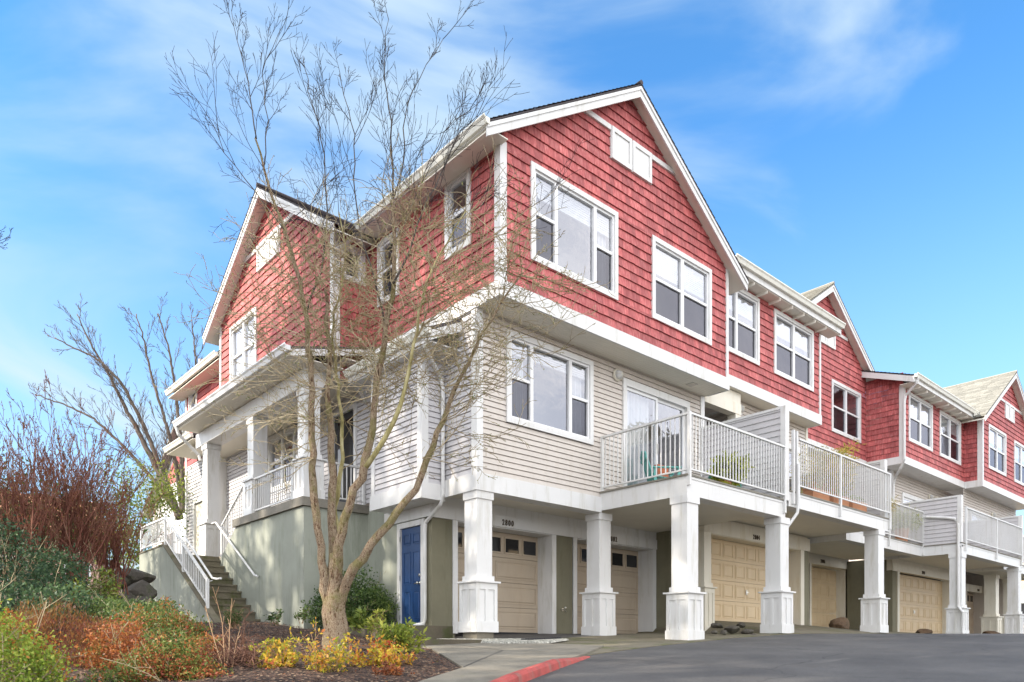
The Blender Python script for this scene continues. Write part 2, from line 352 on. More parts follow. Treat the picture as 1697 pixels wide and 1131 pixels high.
def mulch():
    m, nd, lk, b = new_mat('mulch', (0.06, 0.035, 0.022), 0.95)
    v = nd.new('ShaderNodeTexVoronoi'); v.inputs['Scale'].default_value = 38; t = nd.new('ShaderNodeTexCoord'); lk.new(t.outputs['Object'], v.inputs[0])
    sp = nd.new('ShaderNodeSeparateColor'); lk.new(v.outputs['Color'], sp.inputs[0])
    c = ramp(nd, lk, sp.outputs[0], [(0.0, (0.012, 0.008, 0.006)), (0.6, (0.050, 0.028, 0.020)), (0.88, (0.12, 0.065, 0.042)), (1.0, (0.32, 0.22, 0.14))])
    lk.new(c, b.inputs['Base Color']); bump(nd, lk, b, v.outputs['Distance'], 0.8, 0.03); M['mulch'] = m
mulch()
painted('vine', (0.13, 0.062, 0.04), 0.85, 0.35, 5.0)
concrete('concrete_step', (0.12, 0.10, 0.07), (0.07, 0.075, 0.03), 0.5)
painted('mulch_chip', (0.11, 0.062, 0.042), 0.9, 0.5, 9.0)
painted('pebble', (0.34, 0.33, 0.29), 0.8, 0.7, 14.0)
# ------------------------------------------------------------------ building parts
def course_wall(mb, F, ur, z0, ztop, holes=(), h=0.19, lip=0.02, cut=None, jit=0.0):
    """clapboards or shingles: ur(z) gives the run at height z; every course leans out at its foot"""
    edges = {round(z0, 4), round(ztop, 4)}
    z = z0
    while z < ztop: edges.add(round(z, 4)); z += h
    for a, b, c, d in holes:
        if z0 < c < ztop: edges.add(round(c, 4))
        if z0 < d < ztop: edges.add(round(d, 4))
    es = sorted(edges)
    for za, zb in zip(es[:-1], es[1:]):
        if zb-za < 1e-3: continue
        k = math.floor((za-z0)/h+1e-4); zc = z0+k*h
        da = lip*(1-(za-zc)/h); db = lip*(1-(zb-zc)/h); base = abs(za-zc) < 2e-3
        a0, a1 = ur(za); b0, b1 = ur(zb)
        if a1-a0 < 0.01: continue
        if b1 < b0: b0 = b1 = (b0+b1)/2
        hs = sorted((c0, c1) for c0, c1, c2, c3 in holes if c2 <= za+1e-3 and c3 >= zb-1e-3)
        segs = []; la, lb = a0, b0
        for c0, c1 in hs: segs.append((la, lb, c0, c0)); la = lb = c1
        segs.append((la, lb, a1, b1))
        last = abs(zb-(zc+h)) < 2e-3 and zb-za > 0.02
        gp = (0.013 if cut is None else 0.004) if last else 0.0; zt = zb-gp; dr = -0.014
        for sa, sb, ea, eb in segs:
            if ea-sa < 1e-3: continue
            if gp: mb.quad(F(sb, zt, dr), F(eb, zt, dr), F(eb, zb, dr), F(sb, zb, dr), rnd=0.0)
            if cut is None:
                mb.quad(F(sa, za, da), F(ea, za, da), F(eb, zt, db), F(sb, zt, db), rnd=random.random())
                if base: mb.quad(F(sa, za, dr), F(ea, za, dr), F(ea, za, da), F(sa, za, da))
                if gp: mb.quad(F(sb, zt, dr), F(eb, zt, dr), F(eb, zt, db), F(sb, zt, db))
            else:
                random.seed(int(k*7919+round(zc*100)))
                x = min(sa, sb)-random.uniform(0, cut)
                while x < max(ea, eb):
                    w = random.uniform(0.5, 1.5)*cut; rr = random.random(); q = random.uniform(-jit, jit) if base else 0; q2 = random.uniform(0, .004)
                    xa0, xa1 = max(x+0.002, sa), min(x+w-0.002, ea); xb0, xb1 = max(x+0.002, sb), min(x+w-0.002, eb)
                    x += w
                    if xa1-xa0 < 0.004: continue
                    if xb1 < xb0: xb0 = xb1 = (xb0+xb1)/2
                    mb.quad(F(xa0, za+q, da+q2), F(xa1, za+q, da+q2), F(xb1, zt, db), F(xb0, zt, db), rnd=rr)
                    if base: mb.quad(F(xa0, za+q, dr), F(xa1, za+q, dr), F(xa1, za+q, da+q2), F(xa0, za+q, da+q2), rnd=rr*0.5)
                if base: mb.quad(F(sa, za, -0.006), F(ea, za, -0.006), F(eb, zt, -0.006), F(sb, zt, -0.006), rnd=0.0)
    return mb
def flat(u0, u1): return lambda z: (u0, u1)
def gable(u0, u1, uc, za, m): return lambda z: (max(u0, uc-(za-z)/m), min(u1, uc+(za-z)/m))
def window(par, F, u0, u1, w0, w1, kind='D', blind=0.35, tw=0.10, curtain=0.0, clear=False):
    """frame part holding sash, panes, blind and the dark room behind; returns the hole in the wall"""
    f = MB(); o = 0.045
    f.fb(F, u0, u0+tw, w0, w1, -0.05, o); f.fb(F, u1-tw, u1, w0, w1, -0.05, o)
    f.fb(F, u0+tw, u1-tw, w1-tw, w1, -0.05, o+0.003); f.fb(F, u0+tw, u1-tw, w0, w0+tw, -0.05, o+0.003)
    fr = f.build('window', M['white'], par)
    a, b, c, d = u0+tw, u1-tw, w0+tw, w1-tw
    s = MB(); sw = 0.045; panes = []
    s.fb(F, a, a+sw, c, d, -0.06, 0.015); s.fb(F, b-sw, b, c, d, -0.06, 0.015)
    s.fb(F, a+sw, b-sw, d-sw, d, -0.06, 0.012); s.fb(F, a+sw, b-sw, c, c+sw, -0.06, 0.012)
    mid = (c+d)/2+0.02
    def dh(x0, x1, m=mid):
        s.fb(F, x0, x1, m-0.028, m+0.028, -0.06, 0.006)
        panes.append((x0, x1, c+sw, m-0.028, 'screen')); panes.append((x0, x1, m+0.028, d-sw, 'glass'))
    if kind == 'D':
        x = (a+b)/2; s.fb(F, x-0.05, x+0.05, c+sw, d-sw, -0.06, 0.018); dh(a+sw, x-0.05); dh(x+0.05, b-sw)
    elif kind == 'T':
        q = (b-a)*0.255
        for x in (a+q, b-q): s.fb(F, x-0.04, x+0.04, c+sw, d-sw, -0.06, 0.018)
        dh(a+sw, a+q-0.04); dh(b-q+0.04, b-sw); panes.append((a+q+0.04, b-q-0.04, c+sw, d-sw, 'glass'))
    elif kind == 'S': dh(a+sw, b-sw)
    else: panes.append((a+sw, b-sw, c+sw, d-sw, 'glass'))
    s.build('sash', M['vinyl_white'], fr)
    for x0, x1, y0, y1, k in panes:
        if clear: k = 'glass'
        MB().quad(F(x0, y0, -0.03), F(x1, y0, -0.03), F(x1, y1, -0.03), F(x0, y1, -0.03)).build('pane', M[k], fr, fix=False)
    if blind > 0:
        bl = MB(); n = int((d-c-0.1)*blind/0.045)
        for i in range(n):
            z = d-0.06-i*0.045; bl.fb(F, a+0.06, b-0.06, z-0.036, z, -0.09, -0.075)
        bl.fb(F, a+0.05, b-0.05, d-0.06-n*0.045-0.04, d-0.06-n*0.045, -0.10, -0.07)
        bl.build('blind', M['blind_white'], fr)
    if curtain > 0:
        cu = MB(); n = 26; span = (b-a-0.1)
        for sgn, x_ in ((1, a+0.05), (-1, b-0.05)):
            prev = None
            for i in range(n+1):
                x = x_+sgn*span*curtain*i/n; dd = -0.16-0.025*math.sin(i*1.9)
                if prev: cu.quad(F(prev[0], c, prev[1]), F(x, c, dd), F(x, d, dd), F(prev[0], d, prev[1]))
                prev = (x, dd)
        cu.build('curtain', M['curtain'], fr, fix=False)
    r_ = MB(); D = -0.8
    r_.quad(F(a,c,D), F(b,c,D), F(b,d,D), F(a,d,D)); r_.quad(F(a,c,-0.06), F(a,c,D), F(a,d,D), F(a,d,-0.06)); r_.quad(F(b,c,-0.06), F(b,c,D), F(b,d,D), F(b,d,-0.06))
    r_.quad(F(a,c,-0.06), F(b,c,-0.06), F(b,c,D), F(a,c,D)); r_.quad(F(a,d,-0.06), F(b,d,-0.06), F(b,d,D), F(a,d,D))
    r_.build('room', M['interior'], fr, fix=False)
    return (u0+0.03, u1-0.03, w0+0.03, w1-0.03)
def slider(par, F, u0, u1, w0, w1):
    tw = 0.11; f = MB()
    f.fb(F, u0, u0+tw, w0, w1, -0.05, 0.045); f.fb(F, u1-tw, u1, w0, w1, -0.05, 0.045); f.fb(F, u0+tw, u1-tw, w1-tw-0.04, w1, -0.05, 0.048)
    f.fb(F, u0+tw, u1-tw, w0, w0+0.05, -0.08, 0.05)
    fr = f.build('sliding_door', M['white'], par); a, b, c, d = u0+tw, u1-tw, w0+0.05, w1-tw-0.04; x = (a+b)/2
    s = MB()
    for x0, x1, dd in ((a, x+0.04, 0), (x-0.04, b, -0.04)):
        for q in ((x0, x0+0.07, c, d), (x1-0.07, x1, c, d), (x0+0.07, x1-0.07, c, c+0.09), (x0+0.07, x1-0.07, d-0.07, d)): s.fb(F, *q, dd-0.035, dd)
        MB().quad(F(x0+0.07, c+0.09, dd-0.02), F(x1-0.07, c+0.09, dd-0.02), F(x1-0.07, d-0.07, dd-0.02), F(x0+0.07, d-0.07, dd-0.02)).build('pane', M['glass'], fr, fix=False)
    s.build('sash', M['vinyl_white'], fr)
    MB().fb(F, x+0.0, x+0.02, (c+d)/2-0.12, (c+d)/2+0.12, 0.003, 0.03).build('handle', M['metal'], fr)
    r_ = MB(); D = -1.5
    r_.quad(F(a,c,D), F(b,c,D), F(b,d,D), F(a,d,D)); r_.quad(F(a,c,-0.08), F(a,c,D), F(a,d,D), F(a,d,-0.08)); r_.quad(F(b,c,-0.08), F(b,c,D), F(b,d,D), F(b,d,-0.08))
    r_.quad(F(a,c,-0.08), F(b,c,-0.08), F(b,c,D), F(a,c,D)); r_.quad(F(a,d,-0.08), F(b,d,-0.08), F(b,d,D), F(a,d,D))
    r_.build('room', M['interior'], fr, fix=False)
    cu = MB(); prev = None
    for i in range(30):
        xx = a+0.1+(b-a)*0.42*i/29; dd = -0.2-0.03*math.sin(i*1.7)
        if prev: cu.quad(F(prev[0], c, prev[1]), F(xx, c, dd), F(xx, d, dd), F(prev[0], d, prev[1]))
        prev = (xx, dd)
    cu.build('curtain', M['curtain'], fr, fix=False)
    return (u0+0.03, u1-0.03, w0, w1-0.03)
def vent_box(par, F, u0, u1, w0, w1):
    f = MB(); t = 0.09; x = (u0+u1)/2
    f.fb(F, u0, u1, w0, w1, -0.02, 0.035)
    for a, b in ((u0, x), (x, u1)):
        f.fb(F, a+0.02, a+t, w0, w1, 0.035, 0.06); f.fb(F, b-t, b-0.02, w0, w1, 0.035, 0.06)
        f.fb(F, a+t, b-t, w1-t, w1, 0.035, 0.058); f.fb(F, a+t, b-t, w0, w0+t, 0.035, 0.058)
    f.build('gable_panel', M['white'], par)
def garage_door(par, F, u0, u1, w0, w1, cols, mat, glazed=False, rows=4, handle=None):
    g = MB(); hh = (w1-w0)/rows; cw = (u1-u0)/cols
    for r_ in range(rows):
        z0, z1 = w0+r_*hh+0.004, w0+(r_+1)*hh-0.004; top = glazed and r_ == rows-1
        g.fb(F, u0, u1, z0, z1, -0.05, 0.0)
        if top: continue
        for c in range(cols):
            a, b = u0+c*cw+0.06, u0+(c+1)*cw-0.06; p, q = z0+0.075, z1-0.075
            for e in ((a, a+0.018, p, q), (b-0.018, b, p, q), (a+0.018, b-0.018, p, p+0.018), (a+0.018, b-0.018, q-0.018, q)): g.fb(F, *e, 0.0, 0.012)
            g.hexa([F(a+0.035,p+0.035,0), F(b-0.035,p+0.035,0), F(b-0.06,p+0.06,0.014), F(a+0.06,p+0.06,0.014), F(a+0.035,q-0.035,0), F(b-0.035,q-0.035,0), F(b-0.06,q-0.06,0.014), F(a+0.06,q-0.06,0.014)])
    d = g.build('garage_door', M[mat], par)
    if glazed:
        n = 5; cw2 = (u1-u0)/n; z0, z1 = w1-hh+0.12, w1-0.12
        for c in range(n):
            a, b = u0+c*cw2+0.07, u0+(c+1)*cw2-0.07; e = MB()
            for q in ((a-0.03, a, z0-0.03, z1+0.03), (b, b+0.03, z0-0.03, z1+0.03), (a, b, z1, z1+0.03), (a, b, z0-0.03, z0)): e.fb(F, *q, 0.0, 0.02)
            w = e.build('garage_window', M[mat], d); MB().fb(F, a, b, z0, z1, 0.002, 0.008).build('pane', M['dark_glass'], w)
    if handle is not None:
        MB().fb(F, handle-0.02, handle+0.02, w0+hh*1.4, w0+hh*1.4+0.13, 0.01, 0.03).fb(F, handle-0.06, handle+0.06, w0+hh*1.4+0.05, w0+hh*1.4+0.08, 0.03, 0.045).build('handle', M['metal'], d)
    s = MB().fb(F, u0-0.02, u1+0.02, w0-0.03, w0, -0.04, 0.005).build('weather_strip', M['dark'], d)
def dark_glass():
    m, nd, lk, b = new_mat('dark_glass', (0.02, 0.02, 0.022), 0.05, 0.6); M['dark_glass'] = m
dark_glass()
def pillar(par, x, y, z0, zt, s=0.36, bh=0.93, bw=0.50, mat='white'):
    """x,y: the shaft's corner nearest the camera (-X,-Y)"""
    cx, cy = x+s/2, y+s/2; zb = z0+bh
    sh = MB().box(cx-s/2, cx+s/2, cy-s/2, cy+s/2, zb+0.10, zt-0.14).build('pillar', M[mat], par)
    c = MB(); e = s/2+0.022; c.box(cx-e, cx+e, cy-e, cy+e, zt-0.14, zt); c.build('capital', M[mat], sh); c = MB(); e = s/2+0.03; c.box(cx-e, cx+e, cy-e, cy+e, zb, zb+0.10)
    c.build('shaft_trim', M[mat], sh)
    b = MB(); h = bw/2-0.02; b.box(cx-h, cx+h, cy-h, cy+h, z0+0.02, zb-0.03)
    h2 = bw/2
    b.box(cx-h2, cx+h2, cy-h2, cy+h2, zb-0.15, zb-0.03); b.box(cx-h2-0.015, cx+h2+0.015, cy-h2-0.015, cy+h2+0.015, z0, z0+0.20)
    n = 3
    for k in range(n):
        t = -h2+k*(2*h2-0.07)/(n-1)
        for F, c0 in ((YF(cy-h), cx), (XF(cx-h), cy)): b.fb(F, c0+t, c0+t+0.07, z0+0.20, zb-0.15, 0, 0.019 if k == 1 else 0.0205)
        b.box(cx+t, cx+t+0.07, cy+h, cy+h+0.019, z0+0.2, zb-0.15)
    e = bw/2+0.045; b.box(cx-e, cx+e, cy-e, cy+e, zb-0.03, zb)
    b.build('pillar_base', M[mat], sh)
    return sh
def railing(par, pts, z0, z1, posts=(), mat='white', sp=0.105, hang=0.32, nm='railing'):
    """pts: plan polyline; rails at z0 and z1 (single heights or a list per point)"""
    f = MB()
    Z0 = z0 if isinstance(z0, (list, tuple)) else [z0]*len(pts); Z1 = z1 if isinstance(z1, (list, tuple)) else [z1]*len(pts)
    for i in range(len(pts)-1):
        a, b = Vector((*pts[i], 0)), Vector((*pts[i+1], 0)); L = (b-a).length; t = (b-a)/L; nrm = Vector((-t.y, t.x, 0))
        def bar(s0, s1, za, zb, h, w):
            p = a+t*s0; q = a+t*s1
            f.hexa([p-nrm*w+Vector((0,0,za)), p+nrm*w+Vector((0,0,za)), p+nrm*w+Vector((0,0,za+h)), p-nrm*w+Vector((0,0,za+h)),
                    q-nrm*w+Vector((0,0,zb)), q+nrm*w+Vector((0,0,zb)), q+nrm*w+Vector((0,0,zb+h)), q-nrm*w+Vector((0,0,zb+h))])
        bar(0, L, Z1[i]-0.04, Z1[i+1]-0.04, 0.04, 0.028); bar(0.012, L-0.012, Z0[i], Z0[i+1], 0.03, 0.018)
        n = max(1, int(L/sp))
        for k in range(1, n):
            s_ = L*k/n; q = s_/L; za = Z0[i]*(1-q)+Z0[i+1]*q+0.03; zb = Z1[i]*(1-q)+Z1[i+1]*q-0.04; p = a+t*s_
            f.box(p.x-0.009, p.x+0.009, p.y-0.009, p.y+0.009, za-0.005, zb+0.005)
    r_ = f.build(nm, M[mat], par)
    for (x, y, za, zb) in posts:
        MB().box(x-0.029, x+0.029, y-0.029, y+0.029, za, zb).build('rail_post', M[mat], r_)
    return r_
def gutter(par, F, u0, u1, z, d0, mat='gutter', hgt=0.13, dep=0.13):
    """K-style gutter whose back is at d0"""
    g = MB(); prof = [(0, 0), (dep*0.55, 0), (dep*0.7, hgt*0.35), (dep*0.78, hgt*0.55), (dep, hgt*0.8), (dep, hgt), (dep-0.015, hgt), (dep-0.03, hgt-0.03), (0, hgt-0.03)]
    p = [F(u0, z-hgt+w, d0+d) for d, w in prof]; q = F(u1, z, 0); q0 = F(u0, z, 0)
    g.prism(p, Vector(q)-Vector(q0)); return g.build('gutter', M[mat], par)
def downspout(par, pts, w=0.035, mat='white'):
    return MB().tube(pts, w, 8).build('downspout', M[mat], par)
def wall_lamp(par, x, y, z, side='Y', r_=0.13):
    b = MB(); b.lathe([(r_, 0), (r_, 0.03), (r_*0.86, 0.05)], (x, y, z), 20, side); o = b.build('wall_lamp', M['cream'], par, smooth=False)
    MB().lathe([(r_*0.8, 0.04), (r_*0.72, 0.09), (r_*0.45, 0.13), (0.01, 0.145)], (x, y, z), 20, side).build('lamp_globe', M['curtain'], o, smooth=True)
    c = MB()
    for k in range(3):
        a = math.pi*k/3
        pts = []
        for j in range(9):
            t = math.pi*j/8; rr = r_*0.84*math.cos(t); h = 0.04+0.12*math.sin(t)
            pts.append((x+rr*math.cos(a), y-h, z+rr*math.sin(a)) if side == 'Y' else (x-h, y+rr*math.cos(a), z+rr*math.sin(a)))
        c.tube(pts, 0.005, 4)
    c.build('lamp_guard', M['cream'], o)
    return o
def number(par, txt, F, u, w, size=0.17):
    cu = bpy.data.curves.new('house_number', 'FONT'); cu.body = txt; cu.size = size; cu.extrude = 0.008; cu.align_x = 'CENTER'; cu.space_character = 1.4; cu.offset = 0.0015
    o = bpy.data.objects.new('house_number', cu); COL.objects.link(o)
    dg = bpy.context.evaluated_depsgraph_get(); dg.update(); me = bpy.data.meshes.new_from_object(o.evaluated_get(dg))
    bpy.data.objects.remove(o)
    me.materials.clear(); me.materials.append(M['number'])
    o = bpy.data.objects.new('house_number', me); COL.objects.link(o); p = Vector(F(u, w, 0.012)); b_ = Vector(par['base'])
    o.parent = par; o.location = p-b_; o.rotation_euler = (R(90), 0, 0); o.scale = (0.72, 1, 1)
def slab(mb, p, n, th):   # polygon p thickened along n
    mb.prism([Vector(q) for q in p], Vector(n)*th)
def gable_roof_Y(par, xc, half, zr, slope, y0, y1, th=0.10, mat='roof', rake=True, light=False, zoff=0.0, y1r=None, y1l=None):
    """ridge runs along Y at x=xc; y0 is the front (rake) end"""
    ze = zr-half*slope; n = Vector((slope, 0, 1)).normalized()
    r_ = MB()
    for s, yb in ((-1, y1l or y1), (1, y1r or y1)):
        L = math.hypot(half, half*slope); c, sn = half/L, half*slope/L
        F = (lambda s: (lambda u, w, d: (xc+s*(half-w*c)+s*d*sn, u, ze+w*sn+d*c)))(s)
        course_wall(r_, F, flat(y0, yb), 0, L, (), 0.14, 0.012, 0.30, 0.0)
        r_.hexa([(xc, y0, zr-0.02), (xc+s*half, y0, ze-0.02), (xc+s*half, yb, ze-0.02), (xc, yb, zr-0.02), (xc, y0, zr-0.06), (xc+s*half, y0, ze-0.06), (xc+s*half, yb, ze-0.06), (xc, yb, zr-0.06)], 0.3)
    r_.tube([(xc, y0-0.01, zr+0.01), (xc, y1, zr+0.01)], 0.05, 6)
    ro = r_.build('roof', M[mat], par, fix=False)
    if rake:
        b = MB()
        for s in (-1, 1):
            pts = [(xc, y0+0.02, zr-0.05), (xc+s*half, y0+0.02, ze-0.05), (xc+s*half, y0+0.02, ze-0.27), (xc, y0+0.02, zr-0.27)]
            b.prism(pts, (0, 0.035, 0)); pts = [(xc, y0, zr-0.05), (xc+s*half, y0, ze-0.05), (xc+s*half, y0, ze-0.13), (xc, y0, zr-0.13)]
            b.prism(pts, (0, 0.019, 0))
        b.build('rake_board', M['white'], ro)
        sf = MB()
        for s in (-1, 1):
            sf.prism([(xc, y0+0.056, zr-0.17), (xc+s*half, y0+0.056, ze-0.17), (xc+s*half, y0+0.056, ze-0.19), (xc, y0+0.056, zr-0.19)], (0, min(2.0, (y1l or y1)-y0-0.06), 0))
        sf.build('soffit', M['soffit'], ro)
    return ro
def shed_roof(par, x0, x1, ye, ze, yb, slope, mat='roof', fascia_ends=(True, True)):
    """rises from the eave line y=ye towards +Y"""
    L = math.hypot(yb-ye, (yb-ye)*slope); c, sn = (yb-ye)/L, (yb-ye)*slope/L; zb = ze+(yb-ye)*slope
    F = lambda u, w, d: (u, ye+w*c-d*sn, ze+w*sn+d*c)
    r_ = MB(); course_wall(r_, F, flat(x0, x1), 0, L, (), 0.14, 0.012, 0.3, 0.0)
    r_.hexa([(x0,ye,ze-0.02),(x1,ye,ze-0.02),(x1,yb,zb-0.02),(x0,yb,zb-0.02),(x0,ye,ze-0.06),(x1,ye,ze-0.06),(x1,yb,zb-0.06),(x0,yb,zb-0.06)], 0.3)
    ro = r_.build('roof', M[mat], par, fix=False)
    b = MB()
    for k, x in enumerate((x0-0.001, x1-0.034)):
        if fascia_ends[k]: b.prism([(x, ye, ze-0.05), (x, yb, zb-0.05), (x, yb, zb-0.25), (x, ye, ze-0.25)], (0.035, 0, 0))
    b.box(x0+0.036, x1-0.036, ye, ye+0.03, ze-0.22, ze-0.06)
    b.build('fascia', M['white'], ro)
    return ro
def gable_roof_X(par, yc, half, zr, slope, x0, x1, mat='roof'):
    """as gable_roof_Y with x and y exchanged (gable looks towards -X)"""
    before = set(bpy.data.objects)
    ro = gable_roof_Y(par, yc, half, zr, slope, x0, x1, mat=mat)
    b = Vector(par['base'])
    for o in set(bpy.data.objects)-before:
        for v in o.data.vertices:
            w = v.co+b; v.co = Vector((w.y, w.x, w.z))-b
    return ro
# ================================================================== setting: ground
def gz(d):
    if d < 14:
        e = 14-max(d, 2); return 0.2-0.058*e-0.0025*e*e-(max(0, 7-max(d, 2))**2)*0.02-(max(0, 2-d))*0.05
    return float(np.interp(d, [14, 16.6, 20, 60, 4000], [0.2, 0.40, 0.46, 0.5, 0.5]))
def gxy(x, y): return gz(depth(x, y))
def sheet(name, xs, ys, zf, mat, parent=None):
    m = MB(); n = len(ys); m.v = [(x, y, zf(x, y)) for x in xs for y in ys]
    for i in range(len(xs)-1):
        for j in range(n-1): m.f.append((i*n+j, (i+1)*n+j, (i+1)*n+j+1, i*n+j+1)); m.r.append(.5)
    return m.build(name, M[mat], parent, smooth=True)
xs = [-900, -300, -100, -50, -30]+[x*0.6-20 for x in range(0, 90)]+[45, 70, 120, 300, 900]
ys = [-900, -300, -100, -50, -30]+[y*0.6-20 for y in range(0, 45)]+[15, 40, 100, 300, 900]
def base_z(x, y):
    z = gxy(max(-40, min(60, x)), max(-40, min(40, y)))
    z = max(z, -2.4)
    return z
struct(sheet('road', xs, ys, base_z, 'asphalt'))
def poly_patch(name, pts, zf, mat, th=0.0, step=0.25, parent=None):
    """a polygon in plan filled with a fine grid that follows zf, with a skirt"""
    import bmesh
    x0, x1 = min(p[0] for p in pts), max(p[0] for p in pts); y0, y1 = min(p[1] for p in pts), max(p[1] for p in pts)
    bm = bmesh.new(); vs = [bm.verts.new((x, y, 0)) for x, y in pts]; f = bm.faces.new(vs)
    k = math.ceil(x0/step)*step
    while k < x1: bmesh.ops.bisect_plane(bm, geom=bm.verts[:]+bm.edges[:]+bm.faces[:], plane_co=(k, 0, 0), plane_no=(1, 0, 0)); k += step
    k = math.ceil(y0/step)*step
    while k < y1: bmesh.ops.bisect_plane(bm, geom=bm.verts[:]+bm.edges[:]+bm.faces[:], plane_co=(0, k, 0), plane_no=(0, 1, 0)); k += step
    if th > 0:
        bd = [e for e in bm.edges if e.is_boundary]; r_ = bmesh.ops.extrude_edge_only(bm, edges=bd)
        low = set(g for g in r_['geom'] if isinstance(g, bmesh.types.BMVert))
    else: low = set()
    for v in bm.verts: v.co.z = zf(v.co.x, v.co.y)-(th if v in low else 0)
    bmesh.ops.recalc_face_normals(bm, faces=bm.faces)
    me = bpy.data.meshes.new(name); bm.to_mesh(me); bm.free(); me.materials.append(M[mat])
    up = sum(p.normal.z for p in me.polygons)
    if up < 0: me.flip_normals()
    o = bpy.data.objects.new(name, me); COL.objects.link(o)
    return o
EDGE = [(-1.9,0.65),(-1.9,-1.3),(-2.06,-1.5),(-3.37,-3.93),(-4.34,-4.55),(-7.5,-6.6),(-30,-20)]
def edge_dist(x, y):
    best = 99
    for (ax, ay), (bx, by) in zip(EDGE[:-1], EDGE[1:]):
        L2 = (bx-ax)**2+(by-ay)**2; t = max(0, min(1, ((x-ax)*(bx-ax)+(y-ay)*(by-ay))/L2)); best = min(best, math.hypot(x-ax-(bx-ax)*t, y-ay-(by-ay)*t))
    return best
def bed_z(x, y):
    e = edge_dist(x, y); z = gxy(x, y)+0.015+0.10*min(1, e/1.2)**0.8
    z += 0.16*max(0, min(1, (y-1.0)/3))*max(0, min(1, (-1.4-x)/0.5))
    z += max(0, min(1, (-4.2-x)/4))*max(0, min(1, (y-0)/6))*0.9
    z += (0.03*math.sin(x*3.1+y)*math.sin(y*2.3)+0.015*math.sin(x*9+2*y)*math.sin(y*8))*min(1, e/0.6)
    return z
# planting bed left of the walk
bed = poly_patch('planting_bed', [(-2.06,-1.5),(-3.37,-3.93),(-4.34,-4.55),(-7.5,-6.6),(-40,-12),(-40,26),(-2.75,26),(-2.75,5.9),(-1.5,5.9),(-1.5,0.65),(-1.9,0.65),(-1.9,-0.75),(-1.9,-1.3)], bed_z, 'mulch', 0.3, 0.3)
struct(bed)
# concrete walk and kerb
walk = poly_patch('pavement', [(-2.06,-1.5),(-3.37,-3.93),(-4.34,-4.55),(-7.5,-6.6),(-7.1,-7.3),(-3.6,-5.02),(-1.0,-3.58),(0.5,-2.6),(0.15,-1.62),(-0.48,-1.10),(-0.48,-0.76),(-1.9,-0.76),(-1.9,-1.3)], lambda x, y: gxy(x, y)+0.035, 'concrete', 0.25)
struct(walk)
jt = MB()
for (ax, ay), (bx, by) in (((-3.37,-3.93),(-1.5,-2.45)), ((-3.0,-3.25),(-2.05,-4.15)), ((-1.5,-2.45),(-0.9,-3.52)), ((-1.5,-2.45),(-1.15,-0.76))):
    prev = None
    for i in range(13):
        t = i/12; x, y = ax+(bx-ax)*t, ay+(by-ay)*t; n_ = Vector((-(by-ay), bx-ax)).normalized()*0.008; z = gxy(x, y)+0.0385
        c = ((x-n_.x, y-n_.y, z), (x+n_.x, y+n_.y, z))
        if prev: jt.quad(prev[0], c[0], c[1], prev[1])
        prev = c
o = jt.build('pavement_joint', M['dark'], None); struct(o)
kp = [(-9.2,-8.9),(-7.3,-7.45),(-5.4,-6.2),(-3.73,-5.16),(-2.4,-4.42),(-1.1,-3.72)]
kb = MB()
for i in range(len(kp)-1):
    ax, ay = kp[i]; bx, by = kp[i+1]; N = 5
    for k in range(N):
        t0, t1 = k/N+0.0, (k+1)/N
        def row(t):
            x, y = ax+(bx-ax)*t, ay+(by-ay)*t; n_ = Vector((by-ay, -(bx-ax))).normalized(); s = (i+t)/(len(kp)-1)
            hh = 0.10 if s < 0.80 else 0.10*max(0.12, (1-s)/0.20); z = gxy(x, y)
            return [(x-n_.x*0.07, y-n_.y*0.07, z-0.1), (x-n_.x*0.07, y-n_.y*0.07, z+hh-0.01), (x-n_.x*0.045, y-n_.y*0.045, z+hh), (x+n_.x*0.025, y+n_.y*0.025, z+hh), (x+n_.x*0.055, y+n_.y*0.055, z+hh-0.03), (x+n_.x*0.08, y+n_.y*0.08, z-0.1)]
        g = 0.004 if k == 0 else 0
        a, b = row(t0+g), row(t1)
        for q in range(5): kb.quad(a[q], b[q], b[q+1], a[q+1])
        if k == 0: kb.quad(*a)
        if k == N-1: kb.quad(*b[::-1])
tag(kb.build('painted_kerb', M['kerb_red'], None), 'red painted concrete kerb curving along the edge of the asphalt', 'kerb')
# apron in front of the garages
def apron_z(x, y):
    back = 1.85; f0 = float(np.interp(x, [-2, 0, 4.6, 40], [-2.0, -2.0, -2.3, -2.3]))
    fl = float(np.interp(x, [-2, 6.7, 7.3, 18.8, 19.2, 40], [0.38, 0.38, 0.79, 0.82, 0.64, 0.64])); fb_ = float(np.interp(x, [-2, 6.7, 7.3, 12.3, 12.7, 18.8, 19.0, 24.8, 25.3], [1.4, 1.4, 0.35, 0.35, 1.85, 1.85, 0.5, 0.5, 1.4]))
    t = max(0, min(1, (y-f0)/(fb_-f0))); g = gxy(x, f0)+0.012; z = max(gxy(x, y)+0.012, g+(fl-g)*t**0.9) if x > 6.6 else gxy(x, y)+0.012+(fl-0.40)*t
    return min(z, fl) if y > fb_-0.05 else z
ap = poly_patch('driveway_apron', [(-1.0,-3.58),(1.2,-3.0),(4.6,-2.32),(40,-2.32),(40,2.4),(0.02,2.4),(0.02,0.35),(1.2,-0.25),(1.25,-1.05),(0.15,-1.62),(0.5,-2.6)], apron_z, 'concrete_old', 0.15, 0.3)
struct(ap)
# steps in front of the blue door
st = MB().box(-1.5, -0.05, 0.65, 2.55, -0.2, 0.47)
tag(st.build('door_step', M['concrete_step'], None), 'upper concrete landing slab before the blue door', 'step', 'slabs before the blue door')
st = MB().box(-1.9, -0.5, -0.75, 0.645, -0.3, 0.20)
tag(st.build('door_step', M['concrete_step'], None), 'lower concrete step slab between walk and landing', 'step', 'slabs before the blue door')
